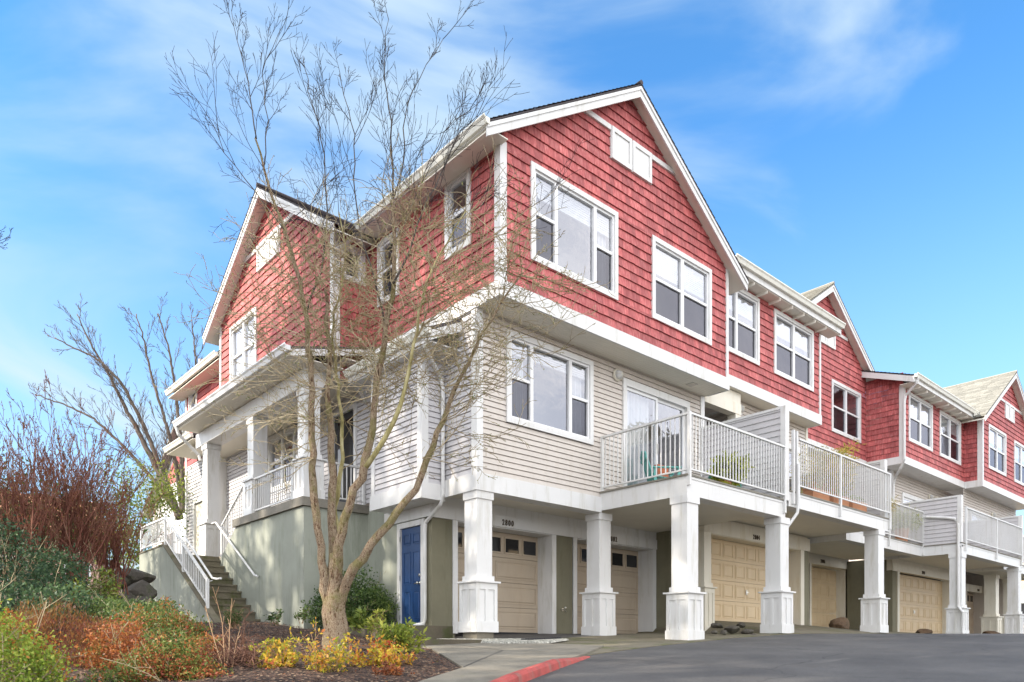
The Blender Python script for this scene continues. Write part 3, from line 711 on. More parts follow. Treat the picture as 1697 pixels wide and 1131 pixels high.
# ================================================================== townhouse 1 (corner unit)
T1 = thing('corner_townhouse', 'red shingled corner townhouse with two street-side gables, single garages and blue side door', 'townhouse', (3.55, 0, 0.4))
RL = 0.024
F = YF(-0.65)
h = [window(T1, F, 0.70, 3.10, 7.07, 8.84, 'T', 0.22, curtain=0.12), window(T1, F, 4.21, 6.41, 7.06, 8.81, 'D', 0.35)]
course_wall(MB(), F, gable(0, 7.1, 3.55, 11.42, 0.654), 6.48, 11.40, h, 0.19, RL, cut=0.17, jit=0.006).build('gable_wall', M['red'], T1, fix=False)
vent_box(T1, F, 2.88, 4.19, 9.86, 10.50)
tr = MB(); tr.fb(F, 1.98, 2.88, 10.40, 10.50, 0, 0.05); tr.fb(F, 4.19, 5.12, 10.40, 10.50, 0, 0.05); tr.build('gable_trim', M['white'], T1)
F = XF(0)
h = [window(T1, F, 0.15, 0.92, 7.42, 8.86, 'S', 0), window(T1, F, 2.52, 3.34, 7.35, 8.72, 'S', 0.0)]
course_wall(MB(), F, flat(-0.65, 3.8), 6.48, 8.9, h, 0.19, RL, cut=0.17, jit=0.006).build('side_wall', M['red'], T1, fix=False)
cb = MB(); cb.box(-0.035, 0.12, -0.687, -0.652, 6.48, 8.9); cb.box(-0.037, -0.002, -0.650, -0.53, 6.48, 8.9); cb.box(7.02, 7.12, -0.687, -0.652, 6.48, 9.05); cb.box(7.085, 7.12, -0.65, -0.10, 6.48, 9.05)
cb.build('corner_board', M['white'], T1)
MB().box(7.02, 7.084, -0.6, -0.1, 6.3, 9.2).build('side_wall', M['red'], T1)
# floor band and overhang soffit
b = MB(); b.box(-0.045, 7.14, -0.695, -0.652, 6.20, 6.478); b.box(-0.047, -0.002, -0.65, 3.78, 6.20, 6.478); b.box(7.10, 7.141, -0.65, -0.1, 6.20, 6.478); b.build('floor_band', M['white'], T1)
sf = MB()
for k in range(9):
    y = -0.65+k*0.0725; sf.box(0.0, 7.10, y+0.003, y+0.0695, 6.208, 6.225)
sf.build('soffit', M['soffit'], T1)
MB().box(-0.705, -0.685, 0.47, 3.4, 5.585, 5.80).box(-0.5, -0.48, 1.0, 3.4, 5.72, 5.95).box(-0.5, 0, 1.0, 1.02, 5.72, 6.15).build('fascia', M['white'], T1)
MB().box(6.05, 6.25, -0.42, -0.22, 6.195, 6.207).build('soffit_vent', M['metal'], T1)
# lower storey front
F = YF(0)
h = [window(T1, F, 0.69, 3.08, 4.29, 6.02, 'T', 0.15, curtain=0.2), slider(T1, F, 4.04, 6.48, 3.38, 5.93)]
course_wall(MB(), F, flat(0.02, 7.05), 3.24, 6.2, h, 0.105, 0.016).build('front_wall', M['siding'], T1, fix=False)
cb = MB(); cb.box(-0.03, 0.12, -0.033, -0.001, 3.24, 6.2); cb.box(-0.032, -0.001, 0, 0.12, 3.24, 6.2); cb.box(6.95, 7.10, -0.033, -0.001, 3.3, 6.2); cb.box(7.07, 7.102, 0, 0.1, 3.3, 6.2)
cb.build('corner_board', M['white'], T1)
wall_lamp(T1, 3.84, -0.02, 5.93)
# side lower storey (to the back of the porch)
F = XF(0)
h = [window(T1, F, 7.3, 8.9, 4.25, 5.75, 'D', 0.0)]
course_wall(MB(), F, flat(0.02, 12.2), 3.24, 6.2, h+[(4.35, 5.3, 3.2, 5.45)], 0.105, 0.016).build('side_wall', M['siding_grey'], T1, fix=False)
# porch door
d = MB(); d.fb(F, 4.25, 4.35, 3.15, 5.55, -0.05, 0.04); d.fb(F, 5.30, 5.40, 3.15, 5.55, -0.05, 0.04); d.fb(F, 4.35, 5.30, 5.45, 5.55, -0.05, 0.043)
dr = d.build('door_frame', M['white'], T1); MB().fb(F, 4.35, 5.30, 3.16, 5.45, -0.06, -0.02).build('door', M['dark'], dr); MB().fb(F, 4.5, 5.15, 3.5, 5.3, -0.018, -0.012).build('pane', M['dark_glass'], dr)
# lower band at garage ceiling height
b = MB(); b.box(-0.045, 3.33, -0.045, -0.001, 2.92, 3.238); b.box(-0.047, -0.001, 0, 1.02, 2.92, 3.238); b.box(0.0, 3.33, 0.0, 0.28, 2.92, 2.96); b.build('floor_band', M['white'], T1)
# bay on the side
F = XF(-0.5)
course_wall(MB(), F, flat(1.0, 2.75), 3.16, 5.72, (), 0.105, 0.016).build('bay_wall', M['siding_grey'], T1, fix=False)
F2 = YF(1.0)
course_wall(MB(), F2, flat(-0.5, 0.0), 3.16, 5.72, (), 0.105, 0.016).build('bay_wall', M['siding_grey'], T1, fix=False)
b = MB(); b.box(-0.53, -0.38, 0.968, 0.999, 3.16, 5.72); b.box(-0.532, -0.50, 1.0, 1.12, 3.16, 5.72); b.box(-0.532, -0.50, 2.65, 2.77, 3.16, 5.72)
b.build('corner_board', M['white'], T1)
b = MB(); b.box(-0.545, 0.0, 0.955, 0.999, 2.86, 3.158); b.box(-0.547, -0.5, 1.0, 2.80, 2.86, 3.158); b.box(-0.5, -0.002, 1.0, 2.80, 2.87, 2.89); b.build('floor_band', M['white'], T1)
# bay roof
rf = MB(); rf.prism([(-0.72, 0.45, 5.82), (0, 0.45, 6.17), (0, 0.45, 6.11), (-0.72, 0.45, 5.76)], (0, 2.95, 0)); r_ = rf.build('bay_roof', M['roof'], T1)
f = MB(); f.prism([(-0.70, 0.43, 5.755), (0, 0.43, 6.105), (0, 0.43, 5.93), (-0.70, 0.43, 5.58)], (0, 0.035, 0)); f.box(-0.68, 0, 0.47, 3.4, 5.56, 5.58); f.build('fascia', M['white'], r_)
gutter(T1, XF(0), 0.42, 3.4, 5.82, 0.70)
downspout(T1, [(-0.74, 0.55, 5.66), (-0.72, 0.60, 5.5), (-0.12, 0.95, 5.2), (-0.075, 0.93, 5.0), (-0.075, 0.93, 2.95), (-0.075, 1.0, 2.8), (-0.06, 1.52, 2.52), (-0.06, 1.545, 2.35), (-0.06, 1.545, 0.62), (-0.075, 1.56, 0.54), (-0.25, 1.66, 0.51)], 0.038)
# garage level: olive side wall with the blue door
g = MB(); g.box(0.002, 0.15, 1.622, 1.66, 0.4, 2.9); g.box(0, 0.15, 2.58, 3.82, 0.3, 3.15); g.box(0, 0.15, 1.62, 2.60, 2.62, 3.15)
g.build('side_wall', M['stucco'], T1)
F = XF(0)
f = MB(); f.fb(F, 1.62, 1.73, 0.47, 2.62, -0.05, 0.035); f.fb(F, 2.47, 2.58, 0.47, 2.62, -0.05, 0.035); f.fb(F, 1.73, 2.47, 2.51, 2.62, -0.05, 0.037)
fr = f.build('door_frame', M['white'], T1)
d = MB(); d.fb(F, 1.735, 2.465, 0.48, 2.505, -0.05, -0.012)
for (a, b_) in ((1.81, 2.06), (2.14, 2.39)):
    for (p, q) in ((0.62, 1.22), (1.36, 2.02), (2.16, 2.39)):
        for e in ((a, a+0.016, p, q), (b_-0.016, b_, p, q), (a+0.016, b_-0.016, p, p+0.016), (a+0.016, b_-0.016, q-0.016, q)): d.fb(F, *e, -0.012, -0.002)
        d.hexa([F(a+.03,p+.03,-.012), F(b_-.03,p+.03,-.012), F(b_-.05,p+.05,-.003), F(a+.05,p+.05,-.003), F(a+.03,q-.03,-.012), F(b_-.03,q-.03,-.012), F(b_-.05,q-.05,-.003), F(a+.05,q-.05,-.003)])
dr = d.build('side_door', M['blue_door'], fr)
k = MB(); k.lathe([(0.03, 0.0), (0.03, 0.012), (0.012, 0.02), (0.012, 0.05), (0.028, 0.06), (0.03, 0.075), (0.01, 0.09)], (-0.0, 1.80, 1.36), 12, 'X'); k.tube([(-0.05, 1.80, 1.36), (-0.055, 1.92, 1.355)], 0.009, 6); k.lathe([(0.028, 0.0), (0.028, 0.02), (0.01, 0.03)], (0.0, 1.80, 1.52), 12, 'X')
k.build('handle', M['metal'], dr)
h_ = MB()
for z in (0.7, 1.5, 2.3): h_.box(-0.045, -0.03, 2.46, 2.475, z-0.05, z+0.05)
h_.build('hinge', M['metal'], fr)
b = MB(); b.box(-0.045, -0.001, 1.38, 3.05, 2.64, 2.90); b.build('header_board', M['white'], T1)
# garage level front
FY = 1.4
g = MB(); g.box(0.0, 0.56, FY, 1.62, 0.25, 2.63); g.box(3.40, 3.95, FY, 1.62, 0.3, 2.63); g.build('garage_wall', M['olive'], T1)
w = MB()
w.box(-0.02, 7.22, FY-0.045, FY-0.003, 2.62, 2.86); w.box(0.02, 7.15, FY-0.02, FY+0.2, 2.862, 3.10)
for a, b_ in ((0.50, 0.62), (3.27, 3.40), (3.96, 4.08), (6.88, 7.03)): w.box(a, b_, FY-0.03, FY-0.004, 0.36, 2.618)
for a, b_ in ((0.56, 0.62), (3.27, 3.33), (4.02, 4.08), (6.88, 6.94)): w.box(a, b_, FY, 1.84, 0.36, 2.618)
w.box(0.62, 3.27, FY, 1.84, 2.60, 2.617); w.box(4.08, 6.88, FY, 1.84, 2.60, 2.617)
w.build('garage_trim', M['white'], T1)
garage_door(T1, YF(1.84), 0.62, 3.27, 0.42, 2.6, 2, 'door_tan', True)
garage_door(T1, YF(1.84), 4.08, 6.88, 0.40, 2.6, 2, 'door_tan', True)
number(T1, '2800', YF(FY-0.045), 1.93, 2.66); number(T1, '2802', YF(FY-0.045), 5.3, 2.66)
c = MB()
for k in range(10): c.box(0.0, 7.1, 0.285+k*0.11, 0.392+k*0.11, 3.06, 3.08)
c.box(3.33, 7.1, 0.0, 0.284, 3.06, 3.08); c.build('garage_ceiling', M['soffit'], T1)
hs = MB().tube([(3.62, 1.40, 0.95), (3.62, 1.33, 0.95), (3.62, 1.28, 0.90)], 0.016, 8); hs.lathe([(0.035, 0.0), (0.035, 0.01)], (3.62, 1.395, 0.95), 12, 'Y'); hs.lathe([(0.028, -0.01), (0.028, 0.01)], (3.62, 1.30, 0.99), 10, 'Z'); hs.build('hose_tap', M['metal'], T1)
# pillars
pillar(T1, 0.0, 0.0, 0.35, 2.92)
MB().box(-0.02, 0.38, -0.02, 0.38, 0.05, 0.35).build('footing', M['concrete'], T1)
pillar(T1, 3.31, 0.0, 0.33, 2.92)
# roofs
gable_roof_Y(T1, 3.55, 4.05, 11.55, 0.654, -0.92, 11.5, y1l=10.2)
gable_roof_X(T1, 7.03, 3.72, 11.25, 0.654, -1.13, 3.2)
gutter(T1, XF(0), -0.93, 3.35, 8.95, 0.47); MB().box(-0.47, 0.0, -0.85, 3.8, 8.81, 8.83).build('soffit', M['soffit'], T1)
MB().box(-0.49, -0.46, -0.9, 3.3, 8.80, 8.90).build('fascia', M['white'], T1)
# left gable wing
F = XF(-0.8)
h = [window(T1, F, 7.78, 9.52, 6.95, 8.68, 'D', 0.97, clear=True)]
course_wall(MB(), F, gable(3.8, 10.27, 7.03, 11.12, 0.654), 5.75, 11.10, h, 0.19, RL, cut=0.17, jit=0.006).build('gable_wall', M['red'], T1, fix=False)
vent_box(T1, F, 6.42, 7.73, 9.50, 10.14)
tr = MB(); tr.fb(F, 5.55, 6.42, 10.04, 10.14, 0, 0.05); tr.fb(F, 7.73, 8.5, 10.04, 10.14, 0, 0.05); tr.build('gable_trim', M['white'], T1)
F = YF(3.8)
h = [window(T1, F, -0.66, -0.08, 7.95, 8.72, 'F', 0, tw=0.08)]
course_wall(MB(), F, flat(-0.8, 0.0), 5.8, 9.12, h, 0.19, RL, cut=0.17, jit=0.006).build('return_wall', M['red'], T1, fix=False)
cb = MB(); cb.box(-0.835, -0.69, 3.763, 3.799, 5.8, 8.9); cb.box(-0.837, -0.801, 3.80, 3.93, 5.8, 8.9); cb.box(-0.837, -0.801, 10.15, 10.28, 5.8, 8.9); cb.build('corner_board', M['white'], T1)
downspout(T1, [(-0.45, 3.35, 8.86), (-0.5, 3.55, 8.75), (-0.84, 3.72, 8.45), (-0.87, 3.76, 8.3), (-0.87, 3.76, 6.25)], 0.036)
# rear wing
F = XF(-0.4)
h = [window(T1, F, 13.25, 14.0, 7.45, 8.25, 'F', 0, tw=0.08)]
course_wall(MB(), F, flat(10.27, 14.3), 5.9, 8.3, h, 0.19, RL, cut=0.17, jit=0.006).build('side_wall', M['red'], T1, fix=False)
b = MB(); b.prism([(-0.85, 10.25, 8.32), (2.5, 10.25, 9.9), (2.5, 10.25, 9.82), (-0.85, 10.25, 8.24)], (0, 4.4, 0)); ro = b.build('roof', M['roof'], T1)
MB().box(-0.85, -0.4, 10.25, 14.65, 8.09, 8.11).build('soffit', M['soffit'], ro); gutter(T1, XF(0), 10.3, 14.66, 8.30, 0.84)
F = XF(-0.4)
course_wall(MB(), F, flat(12.0, 14.3), 2.5, 5.9, [(12.7, 13.5, 2.4, 4.6)], 0.105, 0.016).build('side_wall', M['siding_grey'], T1, fix=False)
d = MB(); d.fb(F, 12.6, 12.7, 2.5, 4.7, -0.05, 0.04); d.fb(F, 13.5, 13.6, 2.5, 4.7, -0.05, 0.04); d.fb(F, 12.7, 13.5, 4.6, 4.7, -0.05, 0.043); dr = d.build('door_frame', M['white'], T1)
MB().fb(F, 12.7, 13.5, 2.5, 4.6, -0.06, -0.02).fb(F, 12.85, 13.35, 2.8, 3.4, -0.02, -0.01).fb(F, 12.85, 13.35, 3.6, 4.4, -0.02, -0.01).build('door', M['cream'], dr)
cb = MB(); cb.box(-0.435, -0.40, 11.9, 12.05, 2.5, 5.9); cb.box(-0.435, -0.40, 14.2, 14.33, 2.5, 8.1); cb.box(-0.40, 0, 11.93, 11.99, 2.5, 5.9); cb.build('corner_board', M['white'], T1)
b = MB(); b.prism([(-1.3, 11.0, 6.12), (-0.4, 11.0, 6.45), (-0.4, 11.0, 6.38), (-1.3, 11.0, 6.05)], (0, 2.3, 0)); ro = b.build('roof', M['roof'], T1)
MB().box(-1.3, -0.4, 11.0, 13.3, 5.95, 5.97).build('soffit', M['soffit'], ro); gutter(T1, XF(0), 11.0, 13.3, 6.13, 1.29)
# plain back and party walls close the shell
b = MB(); b.box(0.0, 7.05, 14.3, 14.4, 0.2, 9.5); b.box(6.97, 7.06, 2.0, 14.3, 0.2, 9.0); b.box(0.1, 7.0, 10.3, 10.4, 8.6, 11.3); b.build('rear_wall', M['siding'], T1)
MB().box(0.05, 7.0, 0.05, 12, 6.27, 6.33).build('floor', M['interior'], T1)
MB().box(0.16, 7.2, 2.2, 2.3, 0.2, 3.25).box(0.16, 7.2, 1.62, 2.2, 3.10, 3.16).box(7.0, 7.06, 1.45, 2.2, 0.2, 3.1).build('garage_back', M['interior'], T1)
# porch
P = MB(); P.box(-1.5, -1.35, 3.8, 7.42, 0.1, 2.995); P.box(-1.35, 0.0, 3.8, 3.95, 0.1, 2.995)
P.prism([(-1.5, 7.42, 0.1), (-1.5, 8.45, 0.1), (-1.5, 8.45, 2.30), (-1.5, 7.42, 2.995)], (0.15, 0, 0))
P.build('porch_wall', M['stucco'], T1)
P = MB(); P.box(-1.56, -1.28, 3.74, 7.46, 3.0, 3.18); P.box(-1.275, 0.0, 3.74, 4.0, 3.0, 3.18); P.build('porch_cap', M['concrete_cap'], T1)
MB().box(-1.28, -0.02, 4.0, 7.6, 2.95, 3.10).box(-1.35, -0.02, 7.6, 12.5, 2.2, 2.45).build('porch_floor', M['concrete'], T1)
for y, z0, bh in ((3.90, 3.18, 0.85), (6.55, 3.18, 0.85), (9.55, 2.46, 0.93)): pillar(T1, -1.42, y, z0, 5.50, 0.34, bh, 0.46)
b = MB(); b.box(-1.46, -1.04, 3.84, 10.3, 5.50, 5.86); b.build('porch_beam', M['white'], T1)
a = MB(); N = 16; pts = []
for i in range(N+1):
    x = -1.06+1.06*i/N; pts.append((x, 3.86, 5.50+0.34*math.sin(math.pi*i/N)**0.7))
a.prism(pts+[(0, 3.86, 6.14), (-1.06, 3.86, 5.98)], (0, 0.12, 0)); a.build('porch_arch', M['white'], T1)
rf = MB(); sl_ = 0.26
def pz(x): return 6.02+(x+2.0)*sl_
rf.prism([(-2.0, 3.40, pz(-2)), (-0.8, 3.40, pz(-.8)), (-0.8, 3.40, pz(-.8)-0.06), (-2.0, 3.40, pz(-2)-0.06)], (0, 6.75, 0)); rf.prism([(-0.8, 3.40, pz(-.8)), (-0.02, 3.40, pz(0)), (-0.02, 3.40, pz(0)-0.06), (-0.8, 3.40, pz(-.8)-0.06)], (0, 0.39, 0))
pr = rf.build('porch_roof', M['roof'], T1)
f = MB(); f.prism([(-1.98, 3.38, pz(-1.98)-0.062), (-0.02, 3.38, pz(-.02)-0.062), (-0.02, 3.38, pz(-.02)-0.19), (-1.98, 3.38, pz(-1.98)-0.19)], (0, 0.03, 0)); f.build('fascia', M['white'], pr)
f = MB(); f.box(-1.98, -0.8, 3.42, 10.13, 5.87, 5.885); f.box(-1.985, -1.965, 3.42, 10.13, 5.89, 6.0); f.box(-0.8, -0.02, 3.86, 3.9, 5.82, 6.4); f.box(-0.8, -0.02, 3.42, 3.84, 6.10, 6.12); f.build('soffit', M['soffit'], pr)
MB().box(-1.04, -0.02, 3.98, 12.0, 5.80, 5.82).build('porch_ceiling', M['soffit'], T1)
gutter(T1, XF(0), 3.36, 10.16, 6.05, 1.99, 'vinyl_white')
downspout(T1, [(-2.05, 10.05, 5.92), (-2.0, 10.02, 5.72), (-1.5, 9.95, 5.25), (-1.47, 9.92, 5.1)], 0.042)
rr = railing(T1, [(-1.42, 4.45), (-1.42, 6.45)], 3.26, 4.03, [(-1.42, 4.45, 3.18, 4.03), (-1.42, 6.45, 3.18, 4.03)])
railing(T1, [(-1.42, 7.05), (-1.42, 8.5)], [3.26, 2.35], [4.03, 3.2], [(-1.42, 7.05, 3.18, 4.03), (-1.42, 8.5, 2.25, 3.2)])
railing(T1, [(-1.0, 3.87), (-0.05, 3.87)], 3.26, 4.03, [(-0.06, 3.87, 3.18, 4.03)])
# staircase
S = thing('entry_staircase', 'concrete entry staircase with grey-green side wall and white railing', 'staircase', (-2.1, 6, 0.5))
s = MB(); n = 11; y = 5.70; z = 0.56; dz = (2.30-0.56)/(n-1); dy = (8.40-5.70)/(n-1)
for k in range(n):
    s.box(-2.62, -1.505, y+k*dy, 8.9, (z+(k-1)*dz) if k else 0.2, z+k*dz-0.0); s.box(-2.62, -1.505, y+k*dy-0.025, y+k*dy+0.0, z+k*dz-0.045, z+k*dz-0.001)
s.box(-2.62, -0.0, 8.9, 11.2, 1.9, 2.44)
s.build('steps', M['concrete_old'], S)
w = MB(); w.prism([(-2.74, 5.35, -0.2), (-2.74, 10.81, -0.2), (-2.74, 10.81, 2.60), (-2.74, 8.79, 2.62), (-2.74, 5.92, 0.93), (-2.74, 5.35, 0.62)], (0.12, 0, 0)); w.build('stair_wall', M['stucco'], S)
w = MB(); w.prism([(-2.76, 10.83, 2.605), (-2.76, 8.78, 2.625), (-2.76, 5.30, 0.60), (-2.76, 5.30, 0.56), (-2.76, 8.80, 2.59), (-2.76, 10.83, 2.57)], (0.16, 0, 0)); w.build('stair_cap', M['concrete_old'], S)
railing(S, [(-2.70, 10.75), (-2.70, 8.76)], 2.70, 3.29, [(-2.70, 10.75, 2.60, 3.29), (-2.70, 8.76, 2.60, 3.31)], sp=0.11)
railing(S, [(-2.70, 8.76), (-2.70, 5.90)], [2.72, 1.02], [3.30, 1.56], [(-2.70, 7.45, 1.80, 2.55), (-2.70, 5.90, 0.90, 1.57)], sp=0.11)
hr = MB().tube([(-2.56, 8.85, 3.36), (-2.56, 6.0, 1.60), (-2.56, 5.72, 1.56), (-2.56, 5.5, 1.56)], 0.024, 8); hr.tube([(-2.56, 6.0, 1.55), (-2.69, 5.95, 1.5)], 0.012, 5); hr.build('handrail', M['white'], S)
hr = MB().tube([(-1.58, 8.75, 3.25), (-1.58, 8.50, 3.25), (-1.58, 6.10, 1.74), (-1.58, 5.92, 1.70)], 0.024, 8)
for yy in (8.3, 7.4, 6.4): zz = 1.74+(yy-6.10)*0.629; hr.tube([(-1.58, yy, zz-0.02), (-1.56, yy, zz-0.07), (-1.50, yy, zz-0.07)], 0.01, 5)
hr.build('handrail', M['white'], S)
# ================================================================== balconies
def balcony(par, x0, x1, y0, y1, zf0, zf1, ceil=None, left=False):
    """deck between x0..x1 with its outer edge at y0; fascia zf0..zf1"""
    f = MB(); f.box(x0, x1, y0, y0+0.05, zf0, zf1); f.box(x0-0.0, x0+0.05, y0+0.052, y1, zf0, zf1); f.box(x0-0.012, x1, y0-0.012, y0-0.001, zf1-0.05, zf1)
    f.box(x0+0.052, x1, y0+0.052, y0+0.30, zf0, zf0+0.03)
    bo = f.build('balcony', M['white'], par)
    MB().box(x0-0.03, x1, y0-0.03, y1, zf1+0.002, zf1+0.035).build('deck', M['concrete_cap'], bo)
    c = MB(); n = int((x1-x0)/0.12)
    zc = zf0+0.10 if ceil is None else ceil
    for k in range(n): c.box(x0+0.055+k*0.12, x0+0.055+k*0.12+0.117, y0+0.30, y1, zc, zc+0.02)
    c.build('balcony_ceiling', M['soffit'], bo)
    return bo
def divider(par, x, y0, y1, z0, z1, mat='siding_grey', post=0.12, t=0.12):
    d = MB(); course_wall(d, XF(x), flat(y0+post, y1), z0, z1-0.06, (), 0.135, 0.02); d.box(x+0.002, x+t, y0+post, y1, z0, z1-0.06)
    o = d.build('divider_wall', M[mat], par, fix=False)
    w = MB(); w.box(x-0.03, x+t+0.02, y0, y0+post, z0-0.1, z1); w.box(x-0.03, x+t+0.02, y0+post, y1, z1-0.058, z1); w.build('divider_cap', M['white'], o)
    return o
B1 = balcony(T1, 3.33, 7.0, -2.18, 0.0, 2.96, 3.32)
railing(B1, [(3.36, -0.02), (3.36, -2.21), (7.0, -2.21)], 3.43, 4.52, [(3.36, -0.03, 3.05, 4.52), (3.36, -2.21, 3.14, 4.53), (6.92, -2.21, 3.05, 4.52)])
MB().lathe([(0.06, 0), (0.05, -0.03), (0.02, -0.04)], (4.6, -1.2, 3.06), 14).build('ceiling_light', M['metal'], B1)
divider(T1, 7.0, -2.20, 0.0, 3.45, 5.44)
pillar(T1, 3.33, -2.18, 0.20, 2.96); pillar(T1, 6.79, -2.18, 0.40, 2.96)
MB().box(3.31, 3.71, -2.2, -1.8, -0.1, 0.2).build('footing', M['concrete'], T1)
# ================================================================== townhouse 2
T2 = thing('townhouse', 'red townhouse under a straight gutter between the corner gable and the next gable', 'townhouse', (10, 0, 0.8))
F = YF(-0.1)
h = [window(T2, F, 7.32, 9.46, 7.53, 9.29, 'D', 0.3), window(T2, F, 10.22, 12.44, 7.53, 9.28, 'D', 0.3)]
course_wall(MB(), F, flat(7.12, 12.86), 6.95, 9.42, h, 0.19, RL, cut=0.17, jit=0.006).build('front_wall', M['red'], T2, fix=False)
b = MB(); b.box(7.12, 12.93, -0.145, -0.102, 6.67, 6.948); b.box(12.87, 12.932, -0.10, 1.3, 6.67, 6.948); b.build('floor_band', M['white'], T2)
cb = MB(); cb.box(12.80, 12.90, -0.137, -0.102, 6.95, 9.32); cb.box(12.865, 12.902, -0.1, 1.3, 6.95, 9.32); cb.build('corner_board', M['white'], T2)
shed_roof(T2, 7.4, 13.45, -0.48, 9.60, 5.0, 0.33, fascia_ends=(False, True)); gutter(T2, YF(0), 7.62, 13.48, 9.66, 0.48)
sf = MB(); sf.box(7.62, 13.42, -0.45, -0.1, 9.36, 9.375)
for k in range(8): x = 8.0+k*0.65; sf.box(x, x+0.02, -0.45, -0.10, 9.28, 9.36)
sf.build('soffit', M['soffit'], T2)
vh = MB()
for k in range(8):
    for j in range(3): x = 8.25+k*0.65+j*0.07; vh.lathe([(0.022, 0), (0.022, 0.003)], (x, -0.455, 9.42), 8, 'Y')
vh.build('soffit_vent', M['dark'], T2)
b = MB(); b.box(7.1, 12.86, -0.1, 0.3, 6.675, 6.69); b.build('soffit', M['soffit'], T2)
F = YF(0.3)
h = [slider(T2, F, 10.6, 12.4, 3.6, 6.0)]
course_wall(MB(), F, flat(8.75, 12.80), 3.5, 6.67, h, 0.105, 0.016).build('front_wall', M['siding'], T2, fix=False)
cb = MB(); cb.box(12.78, 12.90, 0.268, 0.299, 3.5, 6.67); cb.box(12.87, 12.902, 0.3, 1.3, 3.5, 6.67); cb.box(8.50, 8.74, -0.02, 0.22, 3.4, 6.1); cb.box(7.12, 8.75, -0.03, 0.2, 6.10, 6.38); cb.box(7.12, 8.75, -0.01, 0.25, 6.385, 6.66); cb.build('porch_beam', M['cream'], T2)
course_wall(MB(), XF(8.70), flat(0.32, 2.4), 3.5, 6.3, (), 0.105, 0.016).build('side_wall', M['siding'], T2, fix=False)
MB().box(7.1, 8.7, 2.4, 2.5, 3.4, 6.4).box(7.1, 8.7, 0.2, 2.4, 6.34, 6.36).build('recess_wall', M['siding'], T2)
MB().box(8.66, 8.69, 0.9, 1.12, 5.72, 5.98).build('lamp_plate', M['curtain'], T2); MB().tube([(8.66, 1.0, 5.86), (8.57, 1.0, 5.87), (8.55, 1.0, 5.8)], 0.02, 6).build('lamp_arm', M['dark'], T2)
wall_lamp(T2, 9.15, 0.28, 6.42); MB().box(9.02, 9.28, 0.262, 0.282, 6.28, 6.55).build('lamp_plate', M['curtain'], T2)
B2 = balcony(T2, 7.16, 12.60, -2.18, 0.2, 3.24, 3.56, left=True)
railing(B2, [(7.55, -2.21), (12.55, -2.21)], 3.73, 4.81, [(7.45, -2.21, 3.3, 4.95), (7.30, -2.21, 3.3, 4.95), (9.62, -2.21, 3.3, 4.81), (12.55, -2.21, 3.3, 4.81)])
divider(T2, 12.42, -2.14, 0.3, 3.6, 5.19)
downspout(T2, [(7.42, -2.27, 4.2), (7.42, -2.27, 3.3), (7.40, -2.25, 3.1), (7.20, -2.1, 2.75), (7.19, -2.05, 2.5), (7.19, -2.05, 1.0)], 0.036)
pillar(T2, 11.89, -2.18, 0.50, 3.24)
# garage 2804
w = MB(); w.box(7.15, 12.30, 0, 0.22, 2.93, 3.32); w.box(7.12, 12.42, -0.042, -0.001, 2.91, 3.27)
for a, b_ in ((7.12, 7.28), (11.89, 12.09)): w.box(a, b_, -0.03, -0.004, 0.7, 2.908)
w.box(11.89, 11.95, 0, 0.35, 0.75, 2.92); w.box(7.22, 7.28, 0, 0.35, 0.75, 2.92); w.box(7.28, 11.89, 0, 0.35, 2.895, 2.925); w.build('garage_trim', M['cream'], T2)
g = MB(); g.box(12.09, 12.42, 0, 0.2, 0.6, 2.93); g.box(12.30, 12.42, 0.2, 1.85, 0.6, 2.93); g.box(7.045, 7.14, 0.02, 1.62, 0.3, 3.2); g.build('garage_wall', M['olive'], T2)
garage_door(T2, YF(0.35), 7.28, 11.89, 0.79, 2.895, 8, 'door_gold', False, handle=9.6)
number(T2, '2804', YF(-0.042), 9.45, 2.96)
pillar(T2, 6.98, -0.10, 0.42, 3.05, 0.30, 1.15, 0.42, 'cream')
MB().box(7.2, 12.3, 0.6, 0.7, 0.4, 3.4).box(7.2, 12.3, 0.22, 0.6, 3.33, 3.4).build('garage_back', M['interior'], T2)
# ================================================================== townhouse 3
T3 = thing('townhouse', 'red gabled townhouse set back behind the second balcony with an open-sash window', 'townhouse', (16.1, 1.5, 0.8))
F = YF(1.3)
h = [window(T3, F, 16.57, 18.84, 7.52, 9.30, 'D', 0)]
course_wall(MB(), F, gable(12.93, 19.30, 16.15, 12.14, 0.66), 6.95, 12.1, h, 0.19, RL, cut=0.17, jit=0.006).build('gable_wall', M['red'], T3, fix=False)
vent_box(T3, F, 15.5, 16.82, 10.34, 11.0); tr = MB(); tr.fb(F, 16.82, 17.75, 10.90, 11.0, 0, 0.05); tr.build('gable_trim', M['white'], T3)
gable_roof_Y(T3, 16.15, 3.65, 12.33, 0.66, 1.0, 9.0, mat='roof_light')
b = MB(); b.box(12.93, 19.3, 1.255, 1.299, 6.67, 6.948); b.build('floor_band', M['white'], T3)
F = YF(1.5)
h = [slider(T3, F, 13.4, 15.3, 3.6, 5.9), window(T3, F, 16.2, 18.0, 4.4, 5.9, 'D', 0.0)]
course_wall(MB(), F, flat(12.6, 20.3), 3.4, 6.67, h, 0.105, 0.016).build('front_wall', M['siding'], T3, fix=False)
MB().box(12.9, 19.3, 1.3, 1.5, 6.675, 6.69).build('soffit', M['soffit'], T3)
w = MB(); w.box(12.45, 19.05, 1.80, 2.3, 3.02, 3.45)
for a, b_ in ((16.08, 16.2), (18.9, 19.05)): w.box(a, b_, 1.80, 2.2, 0.8, 3.018)
w.build('garage_trim', M['cream'], T3); g = MB(); g.box(12.42, 16.08, 1.85, 2.05, 0.6, 3.02); g.build('garage_wall', M['olive'], T3)
garage_door(T3, YF(2.2), 16.2, 18.9, 0.86, 3.0, 4, 'door_gold', False, handle=16.5)
